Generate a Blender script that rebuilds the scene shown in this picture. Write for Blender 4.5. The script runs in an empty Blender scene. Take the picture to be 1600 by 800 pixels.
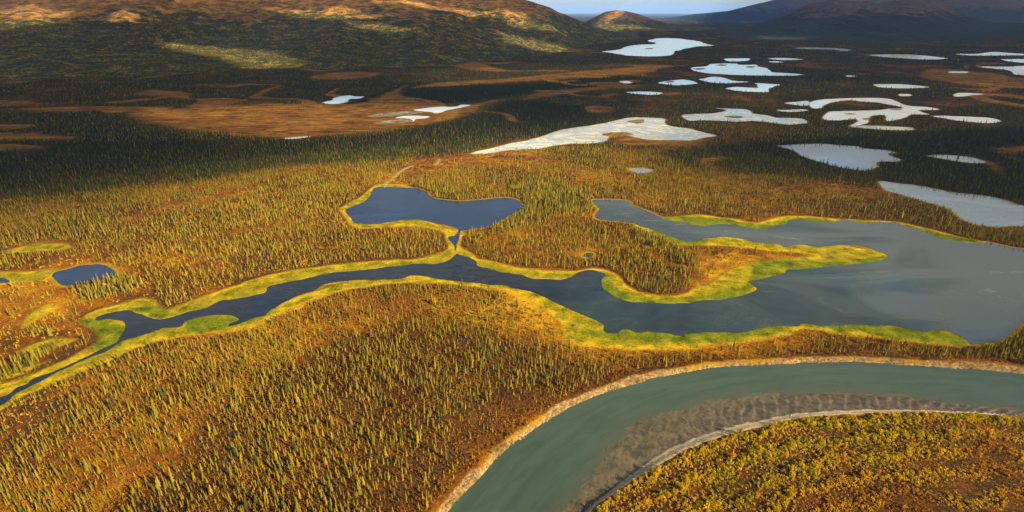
import bpy, math, random
import numpy as np
from mathutils import Vector

random.seed(7)
RNG = np.random.default_rng(11)
scene = bpy.context.scene
COL = scene.collection
R = math.radians

# ------------------------------------------------------------------ camera, sky, sun, exposure
H = 200.0                      # flying height
FPX = 870.0                    # focal length in photo pixels (1600 wide)
PITCH = math.atan(382.0 / FPX)
cam_d = bpy.data.cameras.new("camera")
cam = bpy.data.objects.new("camera", cam_d)
COL.objects.link(cam)
cam_d.sensor_width = 36.0
cam_d.lens = 36.0 * FPX / 1600.0
cam_d.clip_start = 1.0
cam_d.clip_end = 300000.0
cam.location = (0, 0, H)
cam.rotation_euler = (math.pi / 2 - PITCH, 0, 0)
scene.camera = cam

SUN_EL = R(26.0)
SUN_AZ = R(123.0)              # clockwise from +Y, the direction the light comes from
SUN_DIR = np.array([math.sin(SUN_AZ) * math.cos(SUN_EL), math.cos(SUN_AZ) * math.cos(SUN_EL), math.sin(SUN_EL)])
world = bpy.data.worlds.new("World")
scene.world = world
world.use_nodes = True
wn = world.node_tree
bg = wn.nodes["Background"]
sky = wn.nodes.new("ShaderNodeTexSky")
sky.sky_type = 'NISHITA'
sky.sun_disc = False
sky.sun_elevation = SUN_EL
sky.sun_rotation = SUN_AZ
sky.altitude = 600
sky.air_density = 1.0
sky.dust_density = 1.6
sky.ozone_density = 3.0
wn.links.new(sky.outputs[0], bg.inputs[0])
bg.inputs[1].default_value = 0.052
sun_d = bpy.data.lights.new("sun", 'SUN')
sun_d.energy = 5.0
sun_d.angle = R(0.5)
sun_d.color = (1.0, 0.81, 0.45)
sun = bpy.data.objects.new("sun", sun_d)
COL.objects.link(sun)
sun.rotation_euler = Vector(SUN_DIR).to_track_quat('Z', 'Y').to_euler()
sun.location = tuple(SUN_DIR * 3000)
vs = scene.view_settings
scene.display_settings.display_device = 'sRGB'
vs.view_transform = 'Standard'
vs.look = 'None'
vs.exposure = 2.12
vs.gamma = 1.0
vs.use_curve_mapping = False
scene.cycles.use_denoising = True
scene.cycles.max_bounces = 6
scene.cycles.volume_bounces = 0
scene.cycles.transparent_max_bounces = 8

# ------------------------------------------------------------------ small maths
CP, SP = math.cos(PITCH), math.sin(PITCH)

def ray(px, py):
    px = np.asarray(px, float); py = np.asarray(py, float)
    u = 400.0 - py
    return px - 800.0, FPX * CP + u * SP, u * CP - FPX * SP

def ground_at(px, py, z=0.0):
    """the point of the level plane z seen at a pixel of the photograph"""
    rx, ry, rz = ray(px, py)
    t = (z - H) / rz
    return np.stack([rx * t, ry * t], -1)

def project(x, y, z):
    dz = z - H
    f = y * CP - dz * SP
    u = y * SP + dz * CP
    return 800.0 + FPX * x / f, 400.0 - FPX * u / f, f

def hash2(ix, iy, seed):
    h = (ix.astype(np.int64) * 374761393 + iy.astype(np.int64) * 668265263 + seed * 974634777) & 0x7fffffff
    h = ((h ^ (h >> 13)) * 1274126177) & 0x7fffffff
    h = h ^ (h >> 16)
    return (h & 0xffff) / 65535.0

def vnoise(x, y, seed=0):
    ix = np.floor(x); iy = np.floor(y)
    fx = x - ix; fy = y - iy
    fx = fx * fx * (3 - 2 * fx); fy = fy * fy * (3 - 2 * fy)
    a = hash2(ix, iy, seed); b = hash2(ix + 1, iy, seed)
    c = hash2(ix, iy + 1, seed); d = hash2(ix + 1, iy + 1, seed)
    return (a * (1 - fx) + b * fx) * (1 - fy) + (c * (1 - fx) + d * fx) * fy

def fbm(x, y, scale, octv=4, seed=0):
    x = np.asarray(x, float) / scale; y = np.asarray(y, float) / scale
    s = np.zeros_like(x); a = 0.5; tot = 0
    for k in range(octv):
        s += a * vnoise(x + 17.3 * k, y - 9.1 * k, seed + k)
        tot += a; a *= 0.5; x = x * 2.03; y = y * 2.03
    return s / tot            # 0..1, centred near .5

def sstep(a, b, x):
    t = np.clip((x - a) / (b - a), 0, 1)
    return t * t * (3 - 2 * t)

def smooth_px(pts, sub=4, closed=True):
    """Catmull-Rom through traced shoreline points"""
    p = np.array(pts, float); n = len(p); out = []
    for i in range(n if closed else n - 1):
        p0 = p[(i - 1) % n] if closed or i > 0 else p[i]
        p1 = p[i]; p2 = p[(i + 1) % n]
        p3 = p[(i + 2) % n] if closed or i + 2 < n else p[i + 1]
        for k in range(sub):
            t = k / sub
            out.append(0.5 * (2 * p1 + (p2 - p0) * t + (2 * p0 - 5 * p1 + 4 * p2 - p3) * t * t + (3 * p1 - p0 - 3 * p2 + p3) * t ** 3))
    if not closed: out.append(p[-1])
    return np.array(out)

def world_poly(pts, z=0.0, sub=4, rough=0.0, seed=0, closed=True):
    q = smooth_px(pts, sub, closed) if sub > 1 else np.array(pts, float)
    w = ground_at(q[:, 0], q[:, 1], z)
    if rough:
        nx = fbm(w[:, 0], w[:, 1], rough * 5, 5, seed) - .5
        ny = fbm(w[:, 0], w[:, 1], rough * 5, 5, seed + 50) - .5
        w = w + rough * 2 * np.stack([nx, ny], -1)
    return w

def sdf(px, py, poly, reach=60.0):
    """signed distance, negative inside; clipped to reach"""
    d = np.full(px.shape, reach)
    lo = poly.min(0) - reach; hi = poly.max(0) + reach
    m = (px > lo[0]) & (px < hi[0]) & (py > lo[1]) & (py < hi[1])
    idx = np.nonzero(m)[0]
    if len(idx) == 0: return d
    for c in np.array_split(idx, max(1, len(idx) // 40000)):
        x = px[c]; y = py[c]
        best = np.full(x.shape, 1e18); ins = np.zeros(x.shape, bool)
        n = len(poly)
        for i in range(n):
            ax, ay = poly[i]; bx, by = poly[(i + 1) % n]
            ex, ey = bx - ax, by - ay
            L = ex * ex + ey * ey
            if L < 1e-9: continue
            t = np.clip(((x - ax) * ex + (y - ay) * ey) / L, 0, 1)
            dx = x - ax - t * ex; dy = y - ay - t * ey
            best = np.minimum(best, dx * dx + dy * dy)
            if ay != by:
                cr = ((ay > y) != (by > y)) & (x < ex * (y - ay) / ey + ax)
                ins ^= cr
        s = np.sqrt(best)
        d[c] = np.clip(np.where(ins, -s, s), -reach, reach)
    return d

def union(px, py, polys, reach=60.0):
    d = np.full(px.shape, reach)
    for p in polys: d = np.minimum(d, sdf(px, py, p, reach))
    return d

# ------------------------------------------------------------------ mesh helpers
def mesh_np(name, verts, faces, attrs=None, smooth=True):
    """faces: (n,3) or (n,4) int array, or a list of those"""
    fl = faces if isinstance(faces, list) else [faces]
    fl = [f for f in fl if len(f)]
    me = bpy.data.meshes.new(name)
    verts = np.ascontiguousarray(verts, dtype=np.float32)
    me.vertices.add(len(verts)); me.vertices.foreach_set("co", verts.ravel())
    loops = np.concatenate([f.ravel() for f in fl]).astype(np.int32)
    tot = np.concatenate([np.full(len(f), f.shape[1], np.int32) for f in fl])
    start = np.concatenate([[0], np.cumsum(tot)[:-1]]).astype(np.int32)
    me.loops.add(len(loops)); me.loops.foreach_set("vertex_index", loops)
    me.polygons.add(len(tot)); me.polygons.foreach_set("loop_start", start)
    me.polygons.foreach_set("use_smooth", np.full(len(tot), smooth, bool))
    me.update(calc_edges=True)
    for k, v in (attrs or {}).items():
        a = me.attributes.new(k, 'FLOAT', 'POINT')
        a.data.foreach_set("value", np.ascontiguousarray(v, dtype=np.float32))
    return me

def link(name, me, material, parent=None):
    if material and not me.materials: me.materials.append(material)
    o = bpy.data.objects.new(name, me)
    COL.objects.link(o)
    if parent: o.parent = parent
    return o

def tag(o, label=None, cat=None, group=None, kind=None):
    if label: o["label"] = label
    if cat: o["category"] = cat
    if group: o["group"] = group
    if kind: o["kind"] = kind
    return o

def grid_faces(nr, nc):
    i = np.arange(nr - 1)[:, None] * nc + np.arange(nc - 1)[None]
    i = i.ravel()
    return np.stack([i, i + 1, i + nc + 1, i + nc], -1)

# ------------------------------------------------------------------ material helper
class NT:
    def __init__(s, name):
        s.m = bpy.data.materials.new(name); s.m.use_nodes = True
        s.t = s.m.node_tree; s.t.nodes.clear()
        s.out = s.t.nodes.new("ShaderNodeOutputMaterial")
    def n(s, typ, **kw):
        nd = s.t.nodes.new("ShaderNode" + typ)
        for k, v in kw.items(): setattr(nd, k, v)
        return nd
    def set(s, sock, v):
        if isinstance(v, bpy.types.NodeSocket): s.t.links.new(v, sock)
        elif v is not None:
            if sock.type == 'RGBA' and len(v) == 3: v = (*v, 1)
            sock.default_value = v
    def math(s, op, a, b=0.0, c=None, clamp=False):
        nd = s.n("Math", operation=op, use_clamp=clamp)
        s.set(nd.inputs[0], a); s.set(nd.inputs[1], b)
        if c is not None: s.set(nd.inputs[2], c)
        return nd.outputs[0]
    def pos(s):
        return s.n("NewGeometry").outputs["Position"]
    def scaled(s, vec, sc):
        nd = s.n("Mapping"); s.set(nd.inputs["Vector"], vec); nd.inputs["Scale"].default_value = sc
        return nd.outputs[0]
    def noise(s, vec, scale, detail=3.0, rough=0.55, dist=0.0):
        nd = s.n("TexNoise"); s.set(nd.inputs["Vector"], vec)
        nd.inputs["Scale"].default_value = scale; nd.inputs["Detail"].default_value = detail
        nd.inputs["Roughness"].default_value = rough; nd.inputs["Distortion"].default_value = dist
        return nd.outputs["Fac"]
    def attr(s, name):
        return s.n("Attribute", attribute_name=name).outputs["Fac"]
    def ramp01(s, v, a, b):
        nd = s.n("MapRange", interpolation_type='SMOOTHSTEP')
        s.set(nd.inputs["Value"], v)
        nd.inputs["From Min"].default_value = a; nd.inputs["From Max"].default_value = b
        return nd.outputs[0]
    def ramp(s, v, stops):
        nd = s.n("ValToRGB"); s.set(nd.inputs[0], v)
        e = nd.color_ramp.elements
        while len(e) < len(stops): e.new(0.5)
        for el, (p, c) in zip(e, stops):
            el.position = p; el.color = (*c, 1)
        return nd.outputs[0]
    def mix(s, f, a, b):
        nd = s.n("Mix", data_type='RGBA')
        s.set(nd.inputs[0], f); s.set(nd.inputs[6], a); s.set(nd.inputs[7], b)
        return nd.outputs[2]
    def bump(s, h, dist, strength=1.0):
        nd = s.n("Bump"); s.set(nd.inputs["Height"], h)
        nd.inputs["Distance"].default_value = dist; nd.inputs["Strength"].default_value = strength
        return nd.outputs[0]
    def principled(s, col, rough=0.8, normal=None, spec=0.3, **kw):
        nd = s.n("BsdfPrincipled")
        s.set(nd.inputs["Base Color"], col); s.set(nd.inputs["Roughness"], rough)
        nd.inputs["Specular IOR Level"].default_value = spec
        if normal is not None: s.set(nd.inputs["Normal"], normal)
        for k, v in kw.items(): s.set(nd.inputs[k], v)
        s.t.links.new(nd.outputs[0], s.out.inputs[0])
        return nd

# ------------------------------------------------------------------ traced outlines (photo pixels, laid onto the level ground)
SLOUGH = [(-60,640),(0,621),(15,615),(27,605),(42,600),(50,592),(82,581),(107,570),(140,555),(160,546),(180,536),(190,525),(197,512),(190,502),(172,499),(155,501),(150,497),(165,491),(185,487),(200,484),(215,489),(230,494),(250,499),(270,494),(295,487),(322,481),(342,471),(365,467),(385,464),(400,460),(415,456),(422,447),(450,441),(482,434),(512,427),(540,424),(575,421),(615,416),(650,412),(677,412),(695,409),(707,402),(712,397),(726,400),(740,405),(747,415),(762,419),(782,424),(800,427),(815,429),(835,435),(860,437),(880,437),(892,432),(902,426),(917,422),(932,423),(945,429),(942,436),(940,446),(950,456),(962,464),(980,471),(1000,473),(1025,473),(1050,474),(1075,474),(1087,471),(1105,469),(1127,469),(1150,464),(1170,459),(1180,452),(1177,445),(1170,440),(1185,436),(1200,434),(1212,431),(1227,426),(1232,421),(1262,420),(1300,416),(1340,412),(1372,407),(1388,402),(1385,398),(1375,394),(1355,387),(1340,384),(1310,383),(1282,386),(1250,382),(1227,386),(1215,381),(1200,380),(1185,379),(1167,375),(1137,370),(1115,371),(1095,374),(1077,378),(1060,374),(1042,367),(1025,361),(1010,356),(1000,353),(990,349),(975,347),(960,345),(942,344),(932,341),(931,335),(936,327),(930,320),(926,313),(940,312),(962,312),(980,314),(987,320),(1002,326),(1015,331),(1027,337),(1037,342),(1050,345),(1070,347),(1082,351),(1102,352),(1127,350),(1150,353),(1170,356),(1182,358),(1200,356),(1215,352),(1230,349),(1234,343),(1255,344),(1280,346),(1300,347),(1320,344),(1337,346),(1347,350),(1362,349),(1372,346),(1400,349),(1417,354),(1440,360),(1455,367),(1475,374),(1495,377),(1520,380),(1545,379),(1570,384),(1600,389),(1750,410),(1760,500),(1700,500),(1620,496),(1595,506),(1585,515),(1575,527),(1555,534),(1537,537),(1515,537),(1510,530),(1497,524),(1477,517),(1460,516),(1445,519),(1425,514),(1395,509),(1362,509),(1337,507),(1312,509),(1285,510),(1270,507),(1252,506),(1245,510),(1220,509),(1200,512),(1180,515),(1150,520),(1105,519),(1072,522),(1069,526),(1057,522),(1040,521),(1017,519),(995,519),(980,515),(970,516),(965,521),(950,521),(944,517),(946,510),(930,501),(910,492),(882,480),(860,470),(845,462),(825,454),(800,450),(790,446),(767,445),(725,440),(707,439),(687,436),(652,430),(625,436),(600,437),(572,437),(530,440),(505,446),(490,454),(472,459),(455,467),(437,477),(417,489),(413,494),(400,496),(375,506),(357,510),(360,505),(372,500),(362,493),(337,492),(312,495),(290,502),(282,510),(257,512),(235,520),(212,527),(192,532),(175,544),(160,552),(125,565),(100,577),(80,587),(62,597),(32,611),(15,621),(0,635),(-60,662)]
BLUE = [(540,328),(550,322),(565,317),(575,310),(580,301),(584,295),(592,292),(607,292),(632,293),(652,294),(665,299),(670,304),(677,309),(692,312),(722,314),(750,312),(770,310),(790,309),(803,311),(812,315),(816,322),(812,329),(800,335),(790,340),(777,349),(760,355),(737,358),(722,361),(720,364),(717,372),(714,380),(713,390),(711,390),(710,382),(706,379),(701,371),(710,368),(716,362),(712,357),(697,352),(680,349),(665,345),(652,343),(632,344),(617,346),(595,349),(575,350),(560,349),(552,347),(550,342),(545,336)]
LAKES = [
 ("lake", "dark blue lake with a yellow rim in the middle of the golden woodland", BLUE, 1, 0),
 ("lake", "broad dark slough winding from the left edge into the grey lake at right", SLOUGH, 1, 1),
 ("pond", "small dark oval pond in the golden meadow at far left", [(81,431),(87,425),(105,421),(125,415),(140,414),(155,413),(170,417),(180,424),(184,429),(175,432),(162,437),(150,440),(130,444),(110,446),(100,446),(90,441)], 1, 0),
 ("pond", "sliver of blue pond cut by the left edge beside the oval pond", [(-40,432),(0,434),(10,437),(20,441),(0,442),(-40,443)], .6, 0),
 ("lake", "farthest white lake in the valley below the round hill", [(939,81),(955,79),(972,76),(977,73),(997,70),(1020,69),(1025,67),(1012,64),(1017,62),(1027,60),(1055,60),(1075,62),(1095,65),(1105,69),(1116,71),(1105,72),(1087,73),(1070,76),(1055,80),(1047,86),(1025,88),(982,87),(970,85),(950,82)], 8, 2),
 ("lake", "wide white lake with small islands below the far white lake", [(1084,105),(1105,104),(1112,100),(1145,99),(1157,101),(1180,101),(1185,104),(1200,107),(1204,112),(1225,114),(1255,116),(1237,118),(1200,118),(1150,117),(1112,115),(1085,111)], 5, 2),
 ("pond", "white pond left of the wide white lake's lower shore", [(1029,129),(1050,126),(1067,124),(1087,129),(1082,132),(1055,133),(1037,131)], 4, 2),
 ("pond", "white arrow-shaped pond under the wide white lake", [(1094,124),(1115,120),(1132,122),(1145,126),(1170,128),(1135,130),(1107,128)], 4, 2),
 ("pond", "white forked pond right of the arrow-shaped pond", [(1135,139),(1150,136),(1185,137),(1180,130),(1200,131),(1215,132),(1210,136),(1200,138),(1203,141),(1200,144),(1162,143)], 4, 2),
 ("pond", "thin white pond at the end of an orange bog strip", [(979,144),(1012,143),(1035,145),(1025,148),(997,147)], 2, 2),
 ("pond", "tiny white pond between dark woods and orange bog", [(969,128),(980,126.5),(988,129),(978,130.5)], 2, 2),
 ("pond", "tiny white pond above the wide white lake", [(1131,92),(1150,91.3),(1170,91.4),(1167,95),(1142,96)], 2, 2),
 ("lake", "long thin white lake at the foot of the right mountain", [(1240,75),(1265,74),(1305,75),(1330,78),(1317,80),(1300,77.5),(1262,76.8)], 3, 2),
 ("lake", "slim white lake right of centre under the right mountain", [(1357,86),(1395,85),(1435,86),(1480,91),(1450,93),(1412,91),(1380,89)], 3, 2),
 ("lake", "upper thin white lake cut by the right edge", [(1494,84),(1525,84),(1555,81),(1600,84),(1700,85),(1700,88),(1600,86.5),(1537,87),(1505,86)], 3, 2),
 ("lake", "middle white lake cut by the right edge", [(1565,93),(1600,92),(1720,90),(1720,102),(1600,98)], 3, 2),
 ("lake", "lower white lake tapering left from the right edge", [(1529,104),(1575,104),(1600,103),(1740,103),(1740,122),(1600,117.5),(1585,116),(1575,110),(1550,107)], 3, 2),
 ("pond", "oval white pond in dark woods above the island pond", [(1365,132),(1390,131.5),(1415,132),(1452,136),(1425,138),(1380,137)], 3, 2),
 ("pond", "small white pond in the red-brown bog at right", [(1481,112),(1510,111.5),(1510,114),(1487,114)], 2, 2),
 ("pond", "speck of white pond above the island pond's right arm", [(1404,147),(1422,147),(1421,150),(1407,150)], 1.5, 2),
 ("pond", "ragged white pond in woods right of the island pond", [(1491,147),(1505,145),(1536,147),(1520,149),(1495,151)], 2, 2),
 ("pond", "thin white pond right of the wide white lake", [(1200,91.5),(1222,90.5),(1245,91.5),(1255,93),(1225,94)], 2, 2),
 ("pond", "thin white pond fragment just above the wide white lake", [(1200,96),(1212,95.5),(1225,97),(1210,98)], 1, 2),
 ("pond", "faint thin pond in dark woods right of the wide lake", [(1320,118.3),(1330,117.8),(1338,119),(1328,120.2)], 1, 2),
 ("pond", "white branching pond around a wooded island", [(1266,160),(1282,156),(1312,154),(1350,153),(1385,154),(1402,159),(1417,165),(1445,167),(1465,170),(1460,172),(1435,172),(1440,175),(1450,179),(1425,179),(1410,185),(1387,189),(1382,180),(1360,182),(1355,192),(1345,195),(1327,197),(1340,191),(1335,186),(1310,188),(1286,186),(1294,176),(1305,174),(1340,173),(1372,172),(1390,170),(1412,168.5),(1392,164),(1370,160),(1350,159),(1325,156.5),(1300,160),(1286,165),(1282,169),(1270,169),(1265,164)], 1.2, 2),
 ("pond", "long white pond right of the island pond", [(1457,181),(1500,182),(1545,184),(1564,189),(1545,192),(1512,190),(1480,186)], 2, 2),
 ("pond", "pale silty pond left of the island pond", [(1066,180),(1087,178),(1115,177),(1135,172),(1117,169),(1150,170),(1170,172),(1175,177),(1200,180),(1215,184),(1237,184),(1255,186),(1257,192),(1232,195),(1200,191),(1175,189),(1150,190),(1100,188),(1077,188)], 2.5, 3),
 ("pond", "pale mud pan touching the island pond's upper left", [(1227,161),(1245,159),(1262,158),(1264,164),(1250,165)], 1.5, 3),
 ("pond", "small pale mud pan below the island pond's upper left", [(1215,172),(1235,171.5),(1257,171),(1260,173),(1232,175)], 1.5, 3),
 ("pond", "pale pan on the lower outlet of the island pond", [(1330,198),(1360,196.5),(1420,199),(1425,203),(1390,203)], 1.5, 3),
 ("pond", "long pale silty pond at the edge of shade and sun", [(737,240),(755,235),(780,229),(800,224),(837,216),(875,204),(895,200),(925,196),(960,189),(985,184),(1012,184),(1040,186),(1037,192),(1050,197),(1070,200),(1082,202),(1100,207),(1120,212),(1100,215),(1080,220),(1062,219),(1025,219),(995,215),(975,210),(955,212),(945,221),(920,224),(875,226),(845,232),(800,234),(760,239.5)], 2, 3),
 ("lake", "pale blue lake with a broken right shore in dark woods", [(1215,228),(1230,227),(1262,225),(1287,225),(1312,227),(1340,229),(1350,232),(1375,234),(1390,236),(1402,239),(1388,240),(1394,245),(1406,249),(1400,252),(1380,252),(1370,254),(1371,260),(1360,265),(1350,267),(1335,265),(1307,260),(1282,253),(1262,247),(1250,242),(1240,235)], 1.5, 4),
 ("pond", "pale blue pond with an orange rim right of the broken-shored lake", [(1451,244),(1470,242),(1500,244),(1522,247),(1539,253),(1525,255),(1495,252),(1465,247)], 1.5, 4),
 ("lake", "pale blue lake running out of the right edge above the grey lake", [(1374,286),(1375,284),(1385,284),(1405,287),(1435,290),(1470,297),(1485,301),(1520,304),(1550,308),(1575,314),(1600,322),(1720,345),(1720,365),(1600,354),(1575,354),(1550,354),(1522,350),(1510,345),(1500,340),(1487,329),(1470,322),(1445,315),(1425,309),(1400,302),(1382,296)], 1.2, 4),
 ("pond", "tiny glinting pond in the orange heath", [(981,264),(1005,263),(1020,266),(1010,270),(995,270)], 1, 4),
 ("pond", "leftmost white pond beyond the orange bog", [(504,160),(520,156),(525,152),(545,149),(555,151),(570,151),(560,154),(547,155),(540,160),(520,162)], 2.5, 2),
 ("pond", "white pond with a thin outlet at the orange bog's right end", [(647,172),(665,169),(687,167),(710,167),(720,164),(735,164),(720,168),(702,172),(685,177),(672,175),(662,174)], 2, 2),
 ("pond", "forked white pond in the orange bog", [(617,184),(640,181),(670,182),(665,185),(650,186),(645,190),(640,185.5)], 1.5, 2),
 ("pond", "speckled pale mud pan in the orange bog, the upper one", [(575,181),(600,177),(640,174),(660,176),(625,180),(587,183)], 1.5, 5),
 ("pond", "speckled pale mud pan in the orange bog, the lower one", [(585,192),(620,186.5),(638,187),(635,191),(600,194)], 1.5, 5),
 ("pond", "slit of white water along the front edge of the orange bog", [(441,216),(460,214.5),(476,213),(484,213),(462,217)], 1, 2),
 ("pond", "little dark bog pool on the golden peninsula", [(911,399),(918,395),(926,397),(924,401),(914,402)], .5, 1),
]
RIVER_OUT = [(560,960),(640,870),(700,800),(712,785),(735,760),(755,739),(775,717),(800,694),(825,677),(850,660),(875,646),(900,631),(930,619),(960,609),(985,601),(1000,598),(1025,590),(1057,584),(1100,576),(1150,572),(1200,569),(1250,567),(1300,566),(1350,566),(1400,569),(1450,572),(1500,576),(1550,580),(1600,584),(1700,594),(1800,606)]
RIVER_IN = [(820,960),(870,870),(916,800),(935,785),(955,770),(975,752),(1000,737),(1025,720),(1050,705),(1080,690),(1120,675),(1150,667),(1175,661),(1200,656),(1230,648),(1275,644),(1325,641),(1375,640),(1425,640),(1475,641),(1512,643),(1550,645),(1600,650),(1700,660),(1800,672)]
VEG_OUT = [(530,960),(612,870),(674,800),(700,772),(725,747),(745,730),(760,720),(782,700),(800,684),(825,665),(850,647),(875,631),(900,619),(925,610),(955,598),(990,587),(1025,580),(1050,575),(1087,571),(1125,566),(1175,564),(1200,563),(1237,560),(1275,557),(1325,558),(1375,560),(1425,564),(1475,565),(1525,567),(1600,572),(1700,582),(1800,594)]
VEG_IN = [(832,960),(880,870),(925,798),(950,778),(987,752),(1025,730),(1062,708),(1087,698),(1125,683),(1162,673),(1200,665),(1225,658),(1262,652),(1312,648),(1340,647),(1387,645),(1475,645),(1525,647),(1600,653),(1700,663),(1800,676)]
BAR_OUT = [(790,960),(835,870),(875,800),(895,775),(910,755),(930,735),(947,705),(962,690),(980,670),(1007,657),(1040,644),(1070,635),(1100,627),(1150,620),(1200,615),(1225,614),(1275,612),(1325,614),(1375,616),(1425,620),(1462,625),(1512,631),(1550,635),(1600,641),(1700,653),(1800,668)]
ZR = -2.0                       # river level below the woodland floor

MARSH = [
 [(1030,341),(1065,337),(1100,336),(1140,341),(1180,347),(1215,338),(1250,337),(1300,341),(1350,344),(1400,346),(1450,357),(1500,370),(1548,380),(1520,384),(1450,372),(1300,352),(1200,362),(1080,356)],
 [(-60,640),(-60,625),(0,600),(37,590),(80,570),(125,548),(148,535),(146,520),(130,510),(127,497),(150,483),(190,475),(225,466),(250,478),(265,483),(300,470),(350,450),(400,433),(450,423),(520,413),(600,406),(650,404),(685,396),(698,386),(694,372),(686,361),(650,353),(600,356),(565,357),(545,350),(534,337),(532,325),(558,310),(572,298),(590,288),(640,291),(600,320),(720,362),(722,368),(720,384),(738,395),(760,407),(800,416),(850,421),(900,422),(930,418),(960,426),(975,440),(990,452),(1010,459),(1050,461),(1078,454),(1088,440),(1093,420),(1112,412),(1150,408),(1130,392),(1095,384),(1060,382),(1025,370),(990,352),(1010,352),(1060,370),(1100,368),(1180,372),(1300,380),(1395,400),(1300,425),(1200,445),(1150,475),(1000,480),(930,470),(850,440),(600,430),(300,495),(210,530)],
 [(-60,665),(0,641),(40,617),(80,601),(160,570),(200,550),(240,535),(300,525),(350,521),(400,510),(430,495),(480,475),(520,459),(560,450),(620,443),(680,444),(740,448),(790,456),(830,471),(858,490),(876,510),(878,525),(900,538),(950,543),(1050,547),(1100,543),(1150,536),(1200,530),(1235,522),(1252,512),(1300,519),(1350,526),(1400,531),(1450,538),(1512,541),(1500,520),(1300,500),(1000,500),(800,440),(600,430),(400,480),(200,520),(0,620)],
]
MARSH += [[(-40,424),(0,424),(40,424),(80,421),(86,428),(70,437),(30,441),(0,446),(-40,448)],
 [(28,510),(40,495),(60,480),(85,472),(95,478),(75,490),(55,505),(36,514)],[(30,548),(60,534),(95,527),(124,529),(100,540),(60,552)],[(0,395),(50,382),(100,380),(110,388),(60,392)],
 [(-40,596),(0,585),(40,572),(80,560),(110,548),(70,566),(20,588)]]
GREEN = [                       # the strongest green sedge
 [(1037,341),(1065,338),(1100,338),(1150,345),(1205,350),(1230,340),(1300,344),(1400,349),(1450,361),(1545,381),(1400,370),(1200,364),(1060,352)],
 [(1000,352),(1040,362),(1075,374),(1110,374),(1090,386),(1050,380)],
 [(1180,398),(1230,402),(1300,409),(1390,398),(1380,410),(1240,430),(1180,450),(1150,470),(1000,476),(950,462),(936,440),(945,428),(965,445),(990,462),(1060,464),(1120,456),(1165,440)],
 [(880,512),(930,530),(1000,534),(1080,537),(1200,525),(1250,507),(1300,516),(1400,528),(1515,540),(1480,515),(1300,504),(1100,515),(950,515)],
 [(130,500),(170,498),(205,510),(190,540),(150,545)],[(200,486),(250,475),(265,485),(250,500)],[(280,515),(300,495),(365,490),(360,512),(300,520)],
]
MEADOW = [                      # orange sedge bogs and open heath
 [(200,178),(270,170),(400,163),(500,162),(545,162),(575,158),(590,150),(615,140),(640,133),(625,147),(700,166),(760,158),(800,153),(790,156),(745,168),(700,190),(600,204),(500,213),(430,216),(330,207),(250,195)],
 [(640,137),(700,128),(800,122),(900,112),(1000,104),(1052,102),(1030,108),(1010,114),(900,122),(800,128),(700,135)],
 [(0,156),(40,157),(72,163),(30,165),(-50,164),(-80,157)],[(-80,209),(0,208),(70,209),(130,215),(60,219),(-80,222)],[(40,170),(160,165),(270,168),(180,172),(60,174)],
 [(1450,108),(1500,109),(1560,116),(1600,122),(1720,125),(1720,140),(1600,138),(1540,136),(1480,128),(1440,122)],
 [(600,290),(612,280),(630,262),(655,250),(700,244),(737,240),(800,238),(860,247),(885,252),(870,258),(800,256),(740,262),(690,268),(650,278),(625,290)],
 [(1095,250),(1120,246),(1135,247),(1110,256),(1130,265),(1110,264),(1098,258)],[(1200,294),(1250,290),(1320,287),(1372,294),(1400,305),(1340,300),(1280,298),(1215,302)],
 [(1560,232),(1600,228),(1680,230),(1680,244),(1600,240),(1565,243)],[(1520,250),(1545,251),(1570,262),(1562,270),(1545,258)],
 [(820,150),(870,142),(940,135),(1000,137),(940,140),(880,147),(820,156)],[(1035,145),(1060,144),(1063,147),(1040,149)],
 [(150,352),(200,338),(260,322),(330,305),(400,296),(385,304),(310,318),(240,335),(180,352)],
 [(340,366),(380,356),(420,350),(470,352),(420,358),(370,370)],
 [(28,388),(50,377),(90,373),(115,383),(150,386),(130,392),(80,394),(40,394)],
 [(1030,205),(1080,200),(1110,222),(1000,228),(960,222),(975,213)],[(480,120),(540,112),(600,115),(560,123),(500,124)],
 [(210,148),(240,140),(300,146),(270,150)],[(700,100),(730,92),(770,104),(800,112),(740,110)],[(470,108),(520,100),(540,106),(500,112)],
]
GOLD = [                        # open yellow grass and moss, few trees
 [(-60,440),(0,425),(60,405),(100,400),(190,410),(220,430),(258,455),(240,470),(150,483),(125,500),(130,525),(100,545),(60,565),(0,590),(-60,610)],
 [(-60,690),(0,650),(80,608),(170,575),(250,550),(340,525),(250,560),(160,600),(90,640),(40,690),(0,730),(-60,760)],
 [(780,440),(830,450),(900,520),(1000,545),(1150,545),(1250,515),(1300,525),(1250,550),(1100,560),(950,560),(880,545),(830,520),(800,480)],
 [(1090,400),(1150,395),(1250,385),(1390,400),(1200,420),(1130,445),(1095,440)],
 [(880,392),(920,386),(945,394),(930,405),(895,404)],
]
REDS = [                        # dwarf birch heath
 [(150,820),(260,700),(380,600),(500,530),(640,500),(800,520),(900,570),(960,595),(860,640),(780,700),(670,810),(550,960),(100,960)],
 [(960,580),(1100,560),(1250,540),(1400,545),(1600,560),(1800,580),(1800,600),(1600,575),(1300,560),(1000,598)],
 [(1050,420),(1085,425),(1080,450),(1010,455),(960,430),(900,415),(960,400)],
 [(1220,310),(1400,315),(1500,350),(1600,385),(1450,350),(1300,335)],
]
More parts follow.
